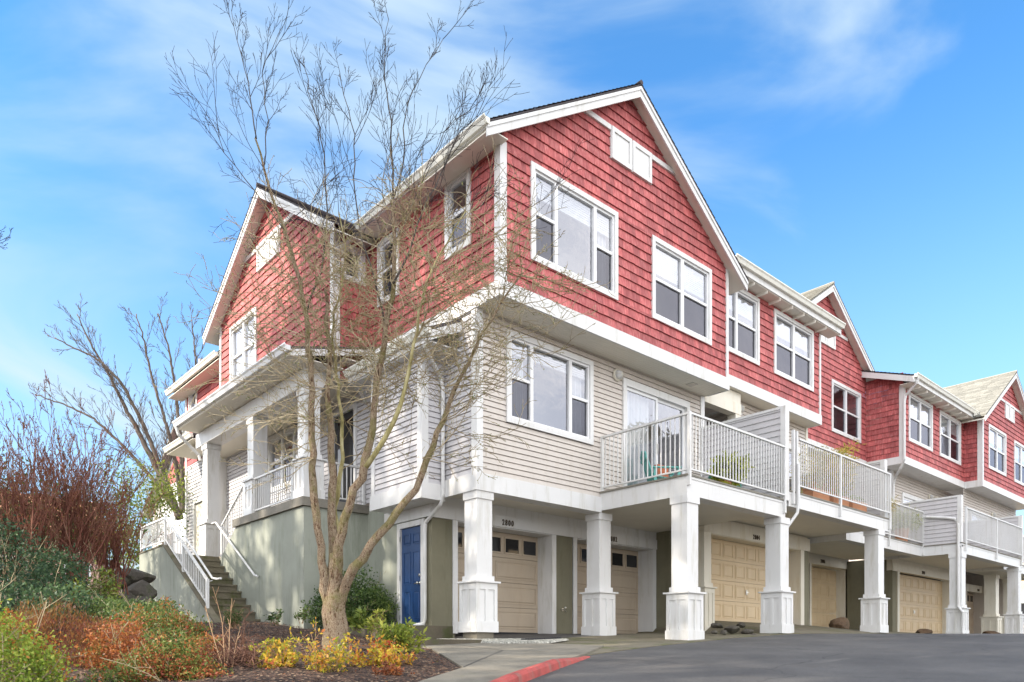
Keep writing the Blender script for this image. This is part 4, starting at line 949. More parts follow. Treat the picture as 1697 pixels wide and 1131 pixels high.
number(T3, '2806', YF(1.80), 17.0, 3.10)
B3 = balcony(T3, 12.62, 18.27, -1.0, 1.4, 3.17, 3.5)
railing(B3, [(12.7, -1.03), (18.25, -1.03)], 3.6, 4.65, [(15.5, -1.03, 3.25, 4.65), (18.24, -1.03, 3.2, 4.65)])
MB().box(12.42, 19.0, 2.5, 2.6, 0.4, 3.6).box(12.42, 19.0, 1.5, 2.5, 3.46, 3.52).build('garage_back', M['interior'], T3)
# ================================================================== townhouse 4
T4 = thing('townhouse', 'red townhouse projecting forward of its neighbour with a drainpipe on its corner', 'townhouse', (22.4, 0, 0.6))
course_wall(MB(), XF(19.32), flat(0.0, 1.3), 6.9, 9.85, (), 0.19, RL, cut=0.17, jit=0.006).build('side_wall', M['red'], T4, fix=False)
F = YF(0)
h = [window(T4, F, 19.74, 22.0, 7.51, 9.26, 'D', 0.3), window(T4, F, 22.74, 25.06, 7.50, 9.26, 'D', 0.3)]
course_wall(MB(), F, flat(19.32, 25.5), 6.9, 9.5, h, 0.19, RL, cut=0.17, jit=0.006).build('front_wall', M['red'], T4, fix=False)
cb = MB(); cb.box(19.285, 19.43, -0.037, -0.002, 6.9, 9.4); cb.box(19.283, 19.318, 0.0, 0.13, 6.9, 9.4); cb.build('corner_board', M['white'], T4)
b = MB(); b.box(19.275, 25.5, -0.045, -0.002, 6.64, 6.898); b.box(19.273, 19.318, 0, 1.3, 6.64, 6.898); b.box(19.32, 25.5, 0, 0.7, 6.645, 6.66); b.build('floor_band', M['white'], T4)
shed_roof(T4, 18.95, 25.5, -0.48, 9.55, 1.45, 0.36, fascia_ends=(True, False)); gutter(T4, YF(0), 18.98, 25.5, 9.60, 0.48)
sf = MB(); sf.box(19.0, 25.5, -0.45, 0.0, 9.32, 9.335)
for k in range(8): x = 19.6+k*0.7; sf.box(x, x+0.02, -0.45, 0, 9.24, 9.32)
sf.build('soffit', M['soffit'], T4)
downspout(T4, [(19.15, -0.55, 9.46), (19.15, -0.5, 9.3), (19.27, -0.1, 9.0), (19.25, -0.06, 8.8), (19.25, -0.06, 6.75), (19.35, 0.1, 6.5), (20.0, 0.55, 6.3), (20.05, 0.62, 6.1), (20.05, 0.62, 3.6)], 0.045)
F = YF(0.7)
h = [slider(T4, F, 21.0, 23.1, 3.6, 5.97)]
course_wall(MB(), F, flat(20.1, 27.5), 3.4, 6.64, h, 0.105, 0.016).build('front_wall', M['siding'], T4, fix=False)
MB().box(20.06, 20.2, 0.668, 0.699, 3.4, 6.64).box(20.066, 20.098, 0.7, 1.5, 3.4, 6.64).build('corner_board', M['white'], T4)
wall_lamp(T4, 23.75, 0.68, 6.15); MB().box(24.3, 26.6, 0.6, 0.69, 5.95, 6.25).build('header_board', M['cream'], T4)
B4 = balcony(T4, 18.25, 24.75, -2.18, 0.7, 3.17, 3.48)
divider(T4, 18.25, -2.18, 0.7, 3.48, 5.04)
railing(B4, [(18.55, -2.21), (24.7, -2.21)], 3.62, 4.68, [(18.55, -2.21, 3.25, 4.7), (21.7, -2.21, 3.25, 4.68), (24.68, -2.21, 3.25, 4.7)], sp=0.11)
downspout(T4, [(18.20, -1.15, 4.45), (18.19, -1.75, 4.35), (18.20, -2.0, 4.28), (18.19, -2.1, 4.1), (18.19, -2.1, 1.45), (17.98, -2.3, 1.25), (17.96, -2.3, 0.6), (17.9, -2.45, 0.5)], 0.045)
pillar(T4, 18.25, -2.18, 0.48, 3.17); pillar(T4, 24.39, -2.18, 0.48, 3.17)
w = MB(); w.box(18.90, 25.3, 0.2, 0.42, 2.86, 3.3); w.box(18.87, 25.3, 0.158, 0.199, 2.84, 3.12)
for a, b_ in ((19.30, 19.45), (24.6, 24.75)): w.box(a, b_, 0.17, 0.198, 0.6, 2.84)
w.box(24.6, 24.66, 0.2, 0.5, 0.6, 2.86); w.build('garage_trim', M['cream'], T4)
g = MB(); g.box(18.9, 19.30, 0.2, 0.4, 0.5, 2.86); g.box(18.9, 19.02, 0.4, 1.85, 0.5, 3.3); g.box(24.75, 25.3, 0.2, 0.4, 0.5, 2.86); g.build('garage_wall', M['olive'], T4)
garage_door(T4, YF(0.5), 19.45, 24.6, 0.67, 2.84, 8, 'door_gold', False, handle=21.6)
number(T4, '2808', YF(0.158), 21.6, 2.90, 0.16)
MB().box(19.05, 25.3, 0.8, 0.9, 0.4, 3.4).box(19.05, 25.3, 0.42, 0.8, 3.30, 3.36).build('garage_back', M['interior'], T4)
# ================================================================== townhouse 5
T5 = thing('townhouse', 'farthest red gabled townhouse with pale shingled roof at the right edge', 'townhouse', (29, 0, 0.6))
course_wall(MB(), XF(25.5), flat(-0.65, 0.0), 6.9, 9.5, (), 0.19, RL, cut=0.17, jit=0.006).build('side_wall', M['red'], T5, fix=False)
F = YF(-0.65)
h = [window(T5, F, 26.25, 28.55, 7.48, 9.29, 'D', 0.3), window(T5, F, 29.71, 32.0, 7.46, 9.27, 'D', 0.3)]
course_wall(MB(), F, gable(25.5, 32.6, 29.05, 11.9, 0.66), 6.9, 11.88, h, 0.19, RL, cut=0.17, jit=0.006).build('gable_wall', M['red'], T5, fix=False)
vent_box(T5, F, 28.4, 29.7, 9.98, 10.7); tr = MB(); tr.fb(F, 29.7, 31.0, 10.6, 10.7, 0, 0.05); tr.fb(F, 27.4, 28.4, 10.6, 10.7, 0, 0.05); tr.build('gable_trim', M['white'], T5)
gable_roof_Y(T5, 29.05, 4.05, 12.04, 0.66, -0.95, 8.0, mat='roof_light')
MB().tube([(27.0, 1.2, 10.72), (27.0, 1.2, 10.95)], 0.05, 8).hexa([(26.5,0.9,10.42),(27.0,0.9,10.75),(27.0,1.6,10.75),(26.5,1.6,10.42),(26.5,0.9,10.58),(27.0,0.9,10.86),(27.0,1.6,10.86),(26.5,1.6,10.58)]).build('roof_vent', M['roof_vent'], T5)
cb = MB(); cb.box(25.465, 25.62, -0.687, -0.652, 6.9, 9.4); cb.box(25.463, 25.498, -0.65, -0.5, 6.9, 9.4); cb.build('corner_board', M['white'], T5)
b = MB(); b.box(25.455, 32.6, -0.695, -0.652, 6.63, 6.898); b.box(25.453, 25.498, -0.65, -0.05, 6.63, 6.898); b.box(25.5, 32.6, -0.65, 0.0, 6.64, 6.655); b.build('floor_band', M['white'], T5)
gutter(T5, YF(0), 24.95, 25.45, 9.50, 0.52)
F = YF(0.0)
h = [slider(T5, F, 26.2, 28.4, 3.6, 5.9), slider(T5, F, 29.9, 32.0, 3.6, 5.9)]
course_wall(MB(), F, flat(25.4, 32.6), 3.4, 6.63, h, 0.105, 0.016).build('front_wall', M['siding'], T5, fix=False)
wall_lamp(T5, 29.1, -0.02, 6.0)
B5 = balcony(T5, 24.78, 32.0, -1.6, 0.0, 3.17, 3.48); divider(T5, 24.78, -2.2, 0.0, 3.48, 5.17)
railing(B5, [(25.0, -1.63), (31.9, -1.63)], 3.62, 4.68, [(28.0, -1.63, 3.3, 4.68)])
w = MB(); w.box(25.3, 33.6, 1.36, 1.62, 2.82, 3.15)
w.box(30.2, 30.35, 1.36, 1.75, 0.6, 2.82); w.box(33.0, 33.4, 1.36, 1.75, 0.6, 2.82); w.build('garage_trim', M['cream'], T5)
g = MB(); g.box(25.3, 30.2, 1.4, 1.6, 0.5, 2.82); g.build('garage_wall', M['olive'], T5)
garage_door(T5, YF(1.75), 30.35, 33.0, 0.69, 2.82, 2, 'door_tan', True); number(T5, '2810', YF(1.36), 31.9, 2.88, 0.16)
pillar(T5, 26.9, -0.75, 0.5, 3.17, 0.42, 0.95, 0.6, 'cream'); pillar(T5, 29.45, -0.75, 0.5, 3.17, 0.42, 0.95, 0.6, 'cream')
b = MB(); b.box(25.3, 34, 2.0, 2.1, 0.3, 6.6); b.box(32.5, 32.6, 0.0, 8, 0.4, 9.3); b.build('rear_wall', M['siding'], T5)
# ================================================================== vegetation tools
def np_mesh(name, V, faces_n, mat, parent=None, rnd=None):
    """V: (k, n, 3) array of k faces with n own vertices each"""
    k = V.shape[0]; n = V.shape[1]; me = bpy.data.meshes.new(name)
    off = np.array(parent['base'] if parent is not None else (0, 0, 0))
    me.vertices.add(k*n); me.vertices.foreach_set('co', (V-off).reshape(-1).astype(np.float32))
    me.loops.add(k*n); me.loops.foreach_set('vertex_index', np.arange(k*n, dtype=np.int32))
    me.polygons.add(k); me.polygons.foreach_set('loop_start', np.arange(0, k*n, n, dtype=np.int32)); me.polygons.foreach_set('loop_total', np.full(k, n, dtype=np.int32))
    me.update(calc_edges=True)
    a = me.attributes.new('rnd', 'FLOAT', 'FACE'); a.data.foreach_set('value', (rnd if rnd is not None else rng.random(k)).astype(np.float32))
    me.materials.append(mat); o = bpy.data.objects.new(name, me); COL.objects.link(o)
    if parent is not None: o.parent = parent
    return o
def leaf_faces(P, size, asp=0.5, up=None, spread=1.0, size_var=0.5):
    k = len(P); a = rng.normal(size=(k, 3)); a /= np.linalg.norm(a, axis=1)[:, None]
    if up is not None: a = a*spread+np.array(up); a /= np.linalg.norm(a, axis=1)[:, None]
    b = np.cross(a, rng.normal(size=(k, 3))); b /= np.linalg.norm(b, axis=1)[:, None]
    s = size*(1+size_var*(rng.random(k)*2-1))[:, None]
    L = a*s; Wd = b*s*asp*0.5
    return np.stack([P, P+L*0.5+Wd, P+L, P+L*0.5-Wd], axis=1)
def clumpy(P, sc=2.2, seed=0):
    r_ = np.random.default_rng(seed); acc = np.zeros(len(P))
    for _ in range(5):
        k = r_.normal(size=3)*sc; acc += np.sin(P@k+r_.random()*6.28)
    return acc/5
def foliage(name, blobs, n, size, mat, parent, asp=0.5, up=None, spread=1.0, seed=0, cs=4.0, jitter=0.35, shell=0.55):
    r_ = np.random.default_rng(seed); vol = np.array([b[3]*b[4]*b[5] for b in blobs])**0.67; vol /= vol.sum(); P = []
    for b, f in zip(blobs, vol):
        k = int(n*f); d = r_.normal(size=(k, 3)); d /= np.linalg.norm(d, axis=1)[:, None]
        rr = 1-shell*r_.random(k)**1.6
        # lumpy outline
        lump = 1+0.16*np.sin(d[:, 0]*7+seed)*np.sin(d[:, 1]*6+1.3*seed)+0.12*np.sin(d[:, 2]*9+seed*2.1)+0.08*r_.normal(size=k)
        P.append(np.array(b[:3])+d*(rr*lump)[:, None]*np.array(b[3:6]))
    P = np.concatenate(P); c = clumpy(P, cs, seed)
    keep = r_.random(len(P)) < 0.62+0.6*c; P = P[keep]; c = c[keep]
    rnd = np.clip(0.5+0.75*c*0.8+jitter*(r_.random(len(P))-0.5)*2, 0, 1)
    return np_mesh(name, leaf_faces(P, size, asp, up, spread), 4, M[mat], parent, rnd)
def vrand(): return Vector((random.gauss(0, 1), random.gauss(0, 1), random.gauss(0, 1)))
def grow(out, p, d, L, r_, lvl, up=0.15, wig=0.35, kids=(5, 5, 3), ratio=0.55, ang=0.75, n=5, droop=0.0, tip=0.35):
    pts = [p.copy()]; q = p.copy(); d = d.normalized(); st = L/n
    for i in range(n):
        d = (d+vrand()*wig*0.35+Vector((0, 0, up*0.35-droop*i/n))).normalized(); q = q+d*st; pts.append(q.copy())
    out.append((pts, [r_*(1-(1-tip)*i/n) for i in range(n+1)], lvl))
    if lvl >= len(kids): return
    k = kids[lvl]
    for j in range(k):
        t = (0.18+0.8*(j+random.random()*0.8)/k)*n; i = min(int(t), n-1); f = min(t-i, 1)
        b = pts[i].lerp(pts[i+1], f); dd = (pts[i+1]-pts[i]).normalized()
        s = dd.cross(vrand()); 
        if s.length < 1e-3: continue
        nd = (dd*math.cos(ang)+s.normalized()*math.sin(ang)*random.uniform(0.7, 1.2))
        grow(out, b, nd, L*ratio*random.uniform(0.6, 1.15)*(1-0.35*t/n), r_*(1-(1-tip)*t/n)*0.6, lvl+1, up, wig, kids, ratio, ang, max(3, n-1), droop, tip)
def tubes(name, polys, mat, parent, sides=3, minr=0.0):
    m = MB()
    for pts, rr, lvl in polys: m.tube(pts, [max(minr, x) for x in rr], sides, cap=False)
    return m.build(name, mat, parent, smooth=True, fix=False)
# ================================================================== the crape tree in the bed
random.seed(11)
TB = at(557, 1112, 9.6)
TR = thing('bare_tree', 'leafless multi-stemmed tree with peeling bark in the bed before the porch', 'tree', tuple(TB))
def path(pp, r0, r1, z=9.6):
    pts = [at(p[0], p[1], (p[2] if len(p) > 2 else z)) for p in pp]
    # resample with a gentle wobble
    out = []; 
    for a, b in zip(pts[:-1], pts[1:]):
        k = max(2, int((b-a).length/0.16))
        for i in range(k): out.append(a.lerp(b, i/k))
    out.append(pts[-1])
    for _ in range(2):
        out = [out[0]]+[(out[i-1]+out[i]*2+out[i+1])/4 for i in range(1, len(out)-1)]+[out[-1]]
    out = [o+vrand()*0.012*min(1, i*0.4) for i, o in enumerate(out)]
    n = len(out)-1
    return out, [(r0+(r1-r0)*(i/n)**0.85)*(1+random.uniform(-0.06, 0.06)) for i in range(n+1)]
trunk = path([(558,1125), (557,1095), (556,1040), (554,990), (554,950), (555,915)], 0.19, 0.075)
trunk[1][0] = 0.205; trunk[1][1] = 0.175
for k_ in range(2, len(trunk[1])): trunk[1][k_] = 0.160-0.095*max(0, (k_/(len(trunk[1])-1)-0.42)/0.58)**1.2
MB().tube(trunk[0], trunk[1], 14).build('trunk', M['bark'], TR, smooth=True, fix=False)
limbs = [
 ([(552,1060),(544,1000),(533,930),(526,880),(519,800),(514,700),(516,600),(508,520),(490,440),(470,380),(452,330),(437,280),(425,230)], 0.080, 0.011, 9.55),
 ([(556,1040),(554,980),(553,900),(551,860),(550,790),(546,720),(545,640),(546,560),(538,480)], 0.090, 0.022, 9.7),
 ([(556,1040,9.6),(558,960,9.55),(563,880,9.45),(577,840),(598,790),(612,740),(620,680),(630,600),(640,540),(652,470),(655,400),(652,330)], 0.088, 0.019, 9.4),
 ([(556,1050,9.6),(560,1005,9.6),(574,960,9.5),(600,922),(645,868),(690,815),(712,760),(722,720),(745,670),(775,600),(800,555),(830,505),(862,455)], 0.090, 0.010, 9.4),
 ([(556,930),(560,800),(572,740),(560,640),(548,560),(560,500),(575,430),(560,350)], 0.042, 0.008, 9.9),
 ([(606,775),(640,730),(665,670),(680,600),(690,545),(705,470),(740,400),(770,350)], 0.040, 0.007, 9.0),
 ([(652,470),(680,420),(700,350),(730,290),(760,215),(790,190)], 0.017, 0.004, 9.2),
 ([(508,520),(530,450),(545,380),(540,300),(535,230),(510,150),(500,90)], 0.017, 0.004, 9.8),
 ([(652,330),(650,260),(648,200),(635,130),(640,30)], 0.017, 0.003, 9.4),
 ([(425,230),(415,160),(400,90),(385,20)], 0.010, 0.003, 9.5),
 ([(638,540),(622,460),(595,380),(585,320),(588,220),(560,120)], 0.017, 0.004, 9.6),
 ([(470,380),(440,340),(405,300),(370,250),(345,190)], 0.010, 0.003, 9.3),
 ([(652,330),(672,270),(668,190),(690,130),(735,60)], 0.011, 0.003, 9.3),
 ([(655,400),(690,330),(712,260),(750,200),(800,165)], 0.010, 0.003, 9.5),
 ([(437,280),(445,200),(432,120),(470,40)], 0.009, 0.003, 9.6),
]
LP = []
lm = MB()
for pp, r0, r1, z in limbs:
    a = path(pp, r0*0.85, r1, z); LP.append(a)
    lm_ = MB().tube(a[0], a[1], 10 if r0 > 0.06 else 7, cap=True)
    lm_.build('limb', M['bark'] if r0 > 0.06 else (M['bark_limb'] if r0 > 0.03 else M['limb_backlit']), TR, smooth=True, fix=False)
sprays = []
for li, (pts, rr) in enumerate(LP):
    n = len(pts)
    for i in range(2, n):
        z = pts[i].z
        if z < 1.9: continue
        upper = z > 5.4
        if random.random() > (0.35 if z < 3.2 else (0.95 if z < 5.4 else 0.62)): continue
        for _ in range(2 if 3.3 < z < 5.5 and random.random() < 0.75 else 0): grow(sprays, pts[i], vrand()+Vector((0.3,0,0.5)), random.uniform(0.5, 1.3), 0.007, 0, up=0.08, wig=0.55, kids=(5, 3), ratio=0.5, ang=0.7, n=8, tip=0.4)
        dd = (pts[i]-pts[i-1]).normalized(); s = dd.cross(vrand()).normalized()
        if upper:
            grow(sprays, pts[i], dd*0.95+s*0.55+Vector((0,0,0.2)), random.uniform(0.5, 1.25)*(1 if z < 6.6 else 0.62), 0.0048, 0, up=0.12, wig=0.20, kids=(6, 3), ratio=0.55, ang=0.60, n=7, tip=0.45)
        else:
            grow(sprays, pts[i], dd*0.3+s*0.95+Vector((0,0,0.1)), random.uniform(0.6, 1.6), 0.008, 0, up=0.08, wig=0.5, kids=(5, 3), ratio=0.55, ang=0.75, n=8, droop=0.05, tip=0.4)
for (px, py, z, dx, L) in ((700,540,9.1,1,1.7), (720,480,9.1,1,1.8), (760,420,9.0,1,1.6), (740,640,9.2,1,1.4), (790,560,9.2,1,1.2), (830,500,9.2,1,1.1), (700,760,9.2,1,1.2), (730,700,9.2,1,1.4), (655,620,9.2,1,1.5), (690,560,9.0,1,1.4), (640,560,9.4,1,1.8), (660,500,9.4,1,1.9), (560,640,9.7,-1,1.4), (520,700,9.5,-1,1.3), (515,640,9.5,-1,1.6), (520,760,9.5,-1,1.2), (508,560,9.5,-1,1.6), (548,560,9.8,-1,1.5), (490,460,9.5,-1,1.3), (600,520,9.4,1,1.6), (560,500,9.9,-1,1.5), (860,455,9.1,1,0.9), (620,460,9.5,1,1.7), (780,350,9.0,1,1.1), (560,580,9.8,1,1.5), (575,700,9.8,1,1.3), (545,720,9.8,-1,1.2), (655,400,9.4,1,1.7), (700,380,9.1,1,1.5), (640,650,9.3,-1,1.3)):
    for _ in range(3):
        d = at(px+60*dx, py-random.uniform(-35, 60), z+random.uniform(-0.6, 0.6))-at(px, py, z)
        grow(sprays, at(px, py, z), d, L*random.uniform(0.7, 1.15), 0.009, 0, up=0.10, wig=0.42, kids=(6, 3), ratio=0.5, ang=0.65, n=9, droop=0.05, tip=0.35)
print('sprays', len(sprays))
low = [s for s in sprays if s[0][0].z < 5.4]; hi = [s for s in sprays if s[0][0].z >= 5.4]
tubes('branches', [(a_, [max(x*0.85, 0.0036-0.0005*l_) for x in b_], l_) for a_, b_, l_ in low], M['twig'], TR, 3, 0.0030); tubes('branches', hi, M['twig_backlit'], TR, 3, 0.0023)  # high twigs take the darker colour that stands in for backlight
# pale lichen and bud clusters on the twigs
bp = np.array([tuple(p+vrand()*0.006) for s in low for p in s[0][1:] if random.random() < 0.25])
tuf = np_mesh('lichen', leaf_faces(bp, 0.016, 0.7), 4, M['leaf_yellowgreen'], TR, rng.random(len(bp))*0.3)
# ================================================================== shrubs
def shrub(label, blobs, n, size, mat, cat='shrub', name='shrub', group=None, stems=0, stem_mat='twig', base=None, **kw):
    b0 = blobs[0]; loc = base or (b0[0], b0[1], b0[2]-b0[5])
    t = thing(name, label, cat, tuple(loc), group)
    foliage('foliage', blobs, n, size, mat, t, **kw)
    if stems:
        o = []
        for _ in range(stems):
            b = random.choice(blobs); tgt = Vector(b[:3])+Vector((random.uniform(-1, 1)*b[3], random.uniform(-1, 1)*b[4], random.uniform(0, 0.9)*b[5])); d = tgt-Vector(loc)
            grow(o, Vector(loc)+vrand()*0.03, d, d.length, 0.010, 0, up=0.1, wig=0.3, kids=(4, 2), ratio=0.45, n=5)
        tubes('stems', o, M[stem_mat], t, 3, 0.0025)
    return t
def blob(px, py, z, rx, rz, ry=None): p = at(px, py, z); return (p.x, p.y, p.z, rx, ry or rx, rz)
random.seed(3)
shrub('lime and orange leaved shrub in the bottom left corner of the bed', [blob(10,1115,6.0,.40,.44), blob(62,1120,5.9,.24,.28), blob(-40,1060,6.2,.3,.4)], 17000, 0.030, 'leaf_lime', stems=14, seed=2, cs=7, asp=0.55)
shrub('rounded red and gold heather mound behind the lime shrub', [blob(95,1068,7.7,.50,.40), blob(150,1085,7.6,.32,.32), blob(45,1055,7.9,.3,.3)], 30000, 0.045, 'leaf_heather', asp=0.10, up=(0,0,0.9), spread=0.6, seed=5, cs=5, name='heather', cat='heather', jitter=0.4, shell=0.4)
shrub('green low shrub with rust orange patch below the stair wall', [blob(262,1052,8.0,.40,.36), blob(305,1056,8.3,.26,.28), blob(205,1056,8.3,.30,.32)], 21000, 0.030, 'leaf_mixed', stems=10, seed=8, cs=6)
shrub('rusty brown leaved low shrub between heather and green mounds', [blob(195,1088,7.4,.30,.38), blob(232,1100,7.2,.28,.32)], 16000, 0.028, 'leaf_rust', stems=10, seed=13, cs=7)
shrub('small green shrub in front with orange tipped leaves at lower edge', [blob(282,1098,7.0,.32,.30), blob(235,1125,6.8,.25,.25), blob(320,1122,6.9,.20,.20)], 17000, 0.028, 'leaf_mixed', stems=8, seed=21, cs=6)
shrub('dark red leaved clump at the foot of the dead vine tangle', [blob(340,1085,7.6,.20,.22), blob(318,1060,8.4,.18,.2)], 6000, 0.028, 'leaf_rust', stems=6, seed=61, cs=7)
shrub('green and gold tipped shrub at the lower edge left of the dead vine', [blob(345,1135,6.9,.24,.22), blob(195,1140,6.6,.3,.22)], 9000, 0.028, 'leaf_mixed', stems=6, seed=62, cs=6)
shrub('flat dull green ground shrub against the stair wall', [blob(235,1018,9.6,.45,.20), blob(190,1015,9.9,.35,.2), blob(270,1010,9.8,.2,.14)], 9000, 0.03, 'leaf_green', stems=6, seed=31, cs=6)
shrub('light green leafy shrub before the rock wall', [blob(155,990,10.8,.34,.28), blob(172,965,11.0,.2,.22)], 2600, 0.045, 'leaf_lightgreen', stems=12, seed=4, cs=6)
shrub('blue green broadleaf shrub at the left edge', [blob(20,935,11,.65,.60), blob(60,985,10.5,.62,.45), blob(105,955,11,.42,.38), blob(-30,900,11.5,.5,.6), blob(30,1010,9.8,.6,.3), blob(110,1005,9.8,.5,.28)], 21000, 0.05, 'leaf_blue', stems=16, seed=6, cs=3.5)
shrub('dense dark green rounded bush between tree trunk and blue door', [(-0.78,3.05,1.02,.66,.64,.60), (-0.5,2.75,0.85,.42,.42,.42), (-1.25,3.2,0.85,.42,.42,.42)], 26000, 0.050, 'leaf_green', stems=20, seed=9, cs=5, shell=0.45)
shrub('tall yellow green tree-shrub behind the red stems beside the stair rail', [blob(258,830,23,1.2,1.3), blob(205,880,23,1.4,1.2), blob(278,815,24,.8,.8), blob(200,820,24,1.0,1.3), blob(225,920,22,1.0,1.0)], 12000, 0.085, 'leaf_lightgreen', stems=26, seed=10, cs=1.8, shell=0.9)
shrub('olive evergreen shrub behind the red stems, left of the yellow green one', [blob(60,860,17,1.6,1.1), blob(130,880,17,1.3,.9), blob(-20,830,17,1.2,1.2)], 11000, 0.085, 'leaf_green', stems=20, seed=12, cs=1.8, shell=0.9)
# red stemmed shrubs
def redstems(label, cx, z, n, hgt, spreadpx, seed):
    random.seed(seed); b = at(cx, 985, z); t = thing('red_twig_shrub', label, 'shrub', tuple(b), 'leafless red stemmed shrubs'); o = []
    for _ in range(n):
        d = Vector((random.uniform(-1, 1), random.uniform(-1, 1), random.uniform(1.6, 3.2))).normalized()
        grow(o, b+Vector((random.uniform(-.25,.25), random.uniform(-.25,.25), 0)), d, hgt*random.uniform(0.6, 1.05), 0.016, 0, up=0.25, wig=0.3, kids=(6, 4, 2), ratio=0.48, ang=0.42, n=8, tip=0.3)
    tubes('stems', o, M['twig_red'], t, 3, 0.0035)
    P = np.array([tuple(p) for s in o if s[2] >= 1 for p in s[0][1:] if random.random() < 0.35])
    np_mesh('buds', leaf_faces(P, 0.026, 0.5), 4, M['leaf_heather'], t)
redstems('tallest red stemmed leafless shrub in the middle of the thicket', 120, 12.5, 34, 2.75, 100, 1)
redstems('red stemmed leafless shrub at the left edge of the thicket', 40, 12, 30, 2.6, 90, 2)
redstems('shorter red stemmed leafless shrub leaning towards the stair wall', 190, 13.5, 26, 2.1, 90, 3)
redstems('brownish red stemmed shrub behind at the far left edge', -30, 12.5, 20, 2.6, 90, 4)
# yellow leaved plants round the trunk
def sprig(label, px, py, z, r_, hgt, n, mat, size=0.04, seed=0, asp=0.5, name='nandina', group=None, cat='shrub', lv=3):
    random.seed(seed); b = at(px, py, z); t = thing(name, label, cat, tuple(b), group); o = []
    for _ in range(n):
        d = Vector((random.uniform(-1, 1)*r_/hgt, random.uniform(-1, 1)*r_/hgt, 1))
        grow(o, b+Vector((random.uniform(-1,1), random.uniform(-1,1), 0))*r_*0.4, d, hgt*random.uniform(0.6, 1.1), 0.006, 0, up=0.2, wig=0.4, kids=(4, 3), ratio=0.45, ang=0.7, n=5)
    tubes('stems', o, M['twig_tan'], t, 3, 0.0022)
    P = np.array([tuple(q+vrand()*size*0.35) for s in o for q in s[0][2:] for _ in range(lv)])
    k = clumpy(P, 6, seed); np_mesh('leaves', leaf_faces(P, size, asp, (0,0,0.3), 0.9), 4, M[mat], t, np.clip(0.45+0.4*k+0.35*(rng.random(len(P))-0.5)*2, 0, 1))
    return t
g = 'low yellow leaved plants round the tree'
sprig('yellow green low plant left of the tree trunk', 458, 1135, 7.5, .28, .42, 20, 'leaf_yellow', 0.042, 1, group=g, lv=2)
sprig('golden low plant hiding the foot of the tree trunk', 540, 1146, 7.4, .30, .56, 16, 'leaf_yellow', 0.040, 2, group=g, lv=2)
sprig('orange and yellow low plant right of the tree trunk', 622, 1124, 8.2, .38, .42, 26, 'leaf_yellow', 0.040, 3, group=g, lv=2)
sprig('sparse gold sprigs at the bottom edge between trunk and left plant', 500, 1138, 8.6, .30, .40, 10, 'leaf_yellow', 0.040, 4, group=g, lv=2)
sprig('small red orange plant nearest the pavement at the bottom edge', 655, 1146, 7.5, .26, .26, 16, 'leaf_rust', 0.032, 5, group=g)
sprig('yellow green rhododendron before the concrete steps', 665, 1090, 9.8, .32, .40, 16, 'leaf_yellowgreen', 0.085, 6, 0.3, 'rhododendron', 'rhododendrons by the blue door', lv=2)
sprig('bright green young rhododendron beside the tree trunk', 592, 1046, 12.2, .14, .30, 4, 'leaf_lightgreen', 0.12, 7, 0.28, 'rhododendron', 'rhododendrons by the blue door', lv=2)
sprig('thin stemmed young rhododendron with few pale leaves', 622, 1052, 11.5, .16, .36, 7, 'leaf_yellowgreen', 0.06, 8, 0.35, 'rhododendron', 'rhododendrons by the blue door', lv=1)
sprig('dark leaved seedling against the porch wall near the stairs', 455, 1036, 12.6, .14, .24, 5, 'leaf_green', 0.05, 9, name='seedling', group='seedlings at the porch wall', lv=1)
sprig('dark leaved seedling at the corner of the porch wall', 500, 1034, 12.4, .10, .26, 4, 'leaf_green', 0.05, 10, name='seedling', group='seedlings at the porch wall', lv=1)
sprig('weedy green tuft growing on the lowest stairs', 392, 1042, 12.4, .26, .30, 16, 'leaf_green', 0.05, 14, 0.15, 'weed', None, 'weed', 2)
# dead vine tangle and tall tan canes
random.seed(5)
t = thing('dead_vine', 'brown tangle of dead curling stems left of the tree', 'vine', tuple(at(380, 1120, 7.6))); o = []
for _ in range(150):
    p = at(random.uniform(335, 425), random.uniform(1085, 1135), random.uniform(7.2, 8.2)); p.z = bed_z(p.x, p.y)+random.uniform(0, 0.10)
    grow(o, p, Vector((random.uniform(-1,1), random.uniform(-1,1), random.uniform(0, .8))), random.uniform(0.25, 0.6), random.uniform(0.003, 0.008), 0, up=0.0, wig=1.3, kids=(3,), ratio=0.5, n=8, droop=0.35)
tubes('stems', o, M['vine'], t, 4, 0.002)
t = thing('dry_canes', 'tall thin tan canes standing before the staircase', 'plant', tuple(at(372, 1125, 7.3))); o = []
for px, py, tx, ty in ((378,1135,352,1000), (374,1135,372,975), (371,1135,388,990), (380,1135,400,1040), (345,1135,325,1060)):
    a, b = at(px, py, 7.3), at(tx, ty, 7.5); grow(o, a, b-a, (b-a).length, 0.008, 0, up=0.0, wig=0.12, kids=(7, 2), ratio=0.16, ang=0.6, n=8)
tubes('stems', o, M['twig_tan'], t, 4, 0.0025)
# loose chips and leaves on the bed
P = []
for _ in range(16000):
    x = random.uniform(-6.8, -1.6); y = random.uniform(-6, 4.5)
    if depth(x, y) < 5.5: continue
    if x > -2.06 and y < 0.7: continue
    if y < -1.5 and x > -2.06+(y+1.5)*0.54-0.1: continue
    if y < -3.9 and x > -3.37+(y+3.93)*1.57: continue
    P.append((x, y, bed_z(x, y)+random.uniform(0.004, 0.03)))
P = np.array(P); cf = leaf_faces(P, 0.036, 0.45, None, 1, 0.7); cf[:, :, 2] = P[:, None, 2]+(cf[:, :, 2]-P[:, None, 2])*0.35
k = len(P)//7
o = np_mesh('mulch_chips', cf[k:], 4, M['mulch_chip'], None); o['kind'] = 'stuff'
o = np_mesh('fallen_leaves', cf[:k]*1.0, 4, M['leaf_rust'], None); o['kind'] = 'stuff'
